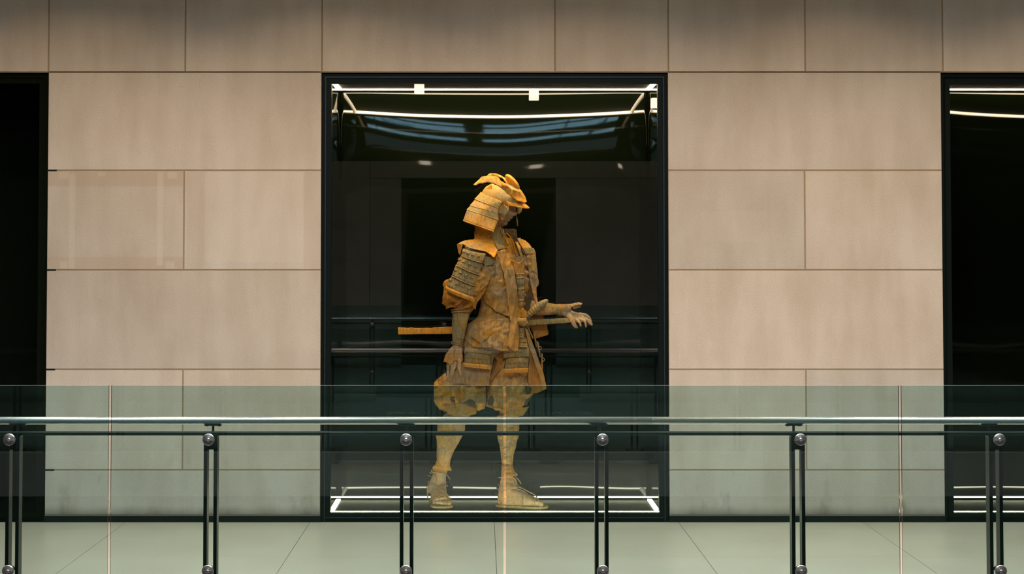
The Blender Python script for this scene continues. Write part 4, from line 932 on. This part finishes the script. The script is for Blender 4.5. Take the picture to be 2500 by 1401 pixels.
def wrapband(name, F0, B0, F1, B1, a0, a1, m, th=.005, lip=0, arc=1.0):
    """half shell round the back of the head. F near front edge, B back silhouette (photograph); 0 upper, 1 lower rim; a half depth"""
    bm = bmesh.new(); n = 40; g = []
    nv_ = 6
    for j in range(nv_+1):
        v = j/nv_; F = Vector(F0).lerp(Vector(F1), v); B = Vector(B0).lerp(Vector(B1), v); a = lerp(a0, a1, v); row = []
        bw = lip*sin(pi*v)
        for i in range(n+1):
            t = -pi/2*arc + pi*arc*i/n
            p = B + (F-B)*(1-cos(t)); sag = 5.0*sin(abs(t))*(1-abs(sin(t)))*1.0
            row.append(bm.verts.new(S(p.x, p.y + sag, -a*sin(t)*(1+bw))))
        g.append(row)
    for j in range(nv_):
        for i in range(n): bm.faces.new((g[j][i], g[j+1][i], g[j+1][i+1], g[j][i+1]))
    bmesh.ops.recalc_face_normals(bm, faces=bm.faces)
    o = sobj(name, bm, m, helmet, True, th, off=0, recalc=False)
    for k, rim_ in ((0, .004), (nv_, .0045)):
        b2 = bmesh.new(); rowv = []
        F = Vector(F0 if k == 0 else F1); B = Vector(B0 if k == 0 else B1); a = a0 if k == 0 else a1
        for i in range(n+1):
            t = -pi/2*arc + pi*arc*i/n; p = B + (F-B)*(1-cos(t)); sag = 5.0*sin(abs(t))*(1-abs(sin(t)))
            rowv.append(S(p.x, p.y+sag, -a*sin(t)))
        ring_tube(b2, rowv, rim_, 7); sobj('band_edge', b2, och, o)
    return o
z = lambda x, y: Z1(x, y)
cors = cardboard('corrugated_guard', GRYc, corr=-24, period=.0052)
wrapband('neck_guard_band', z(935, 605), z(600, 445), z(880, 692), z(512, 540), .125, .135, cors)
wrapband('neck_guard_band', z(880, 688), z(520, 545), z(862, 765), z(440, 640), .132, .142, tan)
wrapband('neck_guard_band', z(868, 755), z(462, 628), z(872, 868), z(388, 706), .142, .152, cors)
wrapband('neck_guard_band', z(862, 880), z(390, 706), z(800, 1053), z(330, 876), .150, .165, tan)
# brim
bm = bmesh.new(); rows_ = []
for v in range(5):
    t = v/4; row = []
    for i in range(25):
        a = -pi*.42 + pi*.84*i/24
        r1x, r1y, r2x, r2y = .126, .104, .172, .124
        X = lerp(r1x, r2x, t)*cos(a); Y = lerp(r1y, r2y, t)*sin(a); Zd = .0 - .012*t - .008*t*t
        row.append(bm.verts.new(c + Rh @ Vector((X, Y, Zd))))
    rows_.append(row)
for a, b_ in zip(rows_, rows_[1:]):
    for k in range(24): bm.faces.new((a[k], a[k+1], b_[k+1], b_[k]))
sobj('helmet_brim', bm, och, helmet, True, .005)
# crest: near horn, far horn and the round disc
near = q(Z1, (490, 312), (520, 285), (560, 250), (610, 200), (700, 184), (780, 180), (850, 195), (885, 222), (905, 262), (950, 285), (1000, 325), (1060, 375), (1120, 405), (1215, 437), (1255, 490), (1290, 540), (1316, 582), (1300, 598), (1240, 596), (1190, 578), (1110, 530), (1050, 490), (1000, 452), (950, 405), (900, 362), (840, 322), (760, 292), (700, 284), (650, 288), (580, 305), (520, 332), (498, 330))
def horn_d(s): return lambda x, y: s*(.062 + .100*max(0, min(1, (1287-x)/80))**.6) - .02 - .008*sin((y-440)*.12)
sheet('crest_horn', near, horn_d(-1), och, th=.012, crum=.006, crs=.06, seed=151, step=3, parent=helmet, label='near horn of the crest')
far = q(Z1, (690, 190), (712, 165), (742, 146), (800, 150), (850, 156), (920, 185), (990, 228), (1060, 290), (1150, 360), (1215, 420), (1280, 520), (1300, 580), (1200, 470), (1080, 370), (990, 290), (940, 225), (880, 200), (780, 170))
sheet('crest_horn', far, horn_d(.75), och, th=.012, crum=.004, seed=152, step=3, parent=helmet, label='far horn of the crest')
bm = bmesh.new(); cD = S(*Z1(1087, 285), -.03)
ax = (S(*Z1(1190, 398), -.03) - S(*Z1(990, 170), -.03)); la = ax.length/2; ax.normalize()
sd_ = Vector((.30, -.93, .20)); sd_ = (sd_ - ax*sd_.dot(ax)).normalized(); nn = ax.cross(sd_).normalized()
A_, B_, A2_, B2_ = [], [], [], []
for k in range(40):
    a = 2*pi*k/40; e_ = ax*la*cos(a) + sd_*.044*sin(a)
    A_.append(bm.verts.new(cD+e_*.94+nn*.009)); A2_.append(bm.verts.new(cD+e_+nn*.006)); B2_.append(bm.verts.new(cD+e_-nn*.006)); B_.append(bm.verts.new(cD+e_*.94-nn*.009))
for p_, r_ in ((A_, A2_), (A2_, B2_), (B2_, B_)):
    for k in range(40): bm.faces.new((p_[k], p_[(k+1) % 40], r_[(k+1) % 40], r_[k]))
bm.faces.new(A_); bm.faces.new(B_); sobj('crest_disc', bm, och, helmet, smooth=False, label='flat round disc standing on the crest')
# temple flap turned back beside the face
sheet('temple_flap', q(Z1, (888, 690), (935, 630), (962, 563), (1000, 580), (1032, 612), (1032, 690), (975, 640), (900, 740), (872, 745)), lambda x, y: -.145-.0008*(x-1225), ora, th=.006, seed=161, step=3, parent=helmet)
sheet('temple_flap', q(Z1, (870, 745), (905, 730), (965, 638), (1032, 690), (1025, 745), (975, 812), (880, 752)), lambda x, y: -.155-.0008*(x-1225), cardboard('corrugated_flap', GRYc, corr=22, period=.0056), th=.006, seed=162, step=3, parent=helmet, label='corrugated face of the temple flap')
sheet('temple_flap', q(Z1, (872, 750), (885, 748), (975, 812), (965, 870), (925, 880), (890, 830)), lambda x, y: -.130, ora, th=.006, seed=163, step=3, parent=helmet, label='orange underside of the temple flap')
sheet('temple_flap', q(Z1, (1160, 665), (1245, 668), (1230, 745), (1190, 782), (1165, 770)), lambda x, y: .10, cors, th=.006, seed=164, step=3, parent=helmet, label='far temple flap beyond the face')
ctube('chin_tie', [Z1(1150, 800)+(-.0,), Z1(1160, 860)+(-.0,), Z1(1170, 965)+(-.0,)], [(.002, .0028), (.002, .004), (.002, .0026)], och, helmet, label='thin hanging tie by the nose')
sheet('dome_patch', q(Z1, (625, 452), (680, 370), (765, 312), (770, 380), (745, 455), (660, 466)), lambda x, y: -.08+.09*((x-1229)/56)**2-.02, och, step=3, seed=165, parent=helmet)
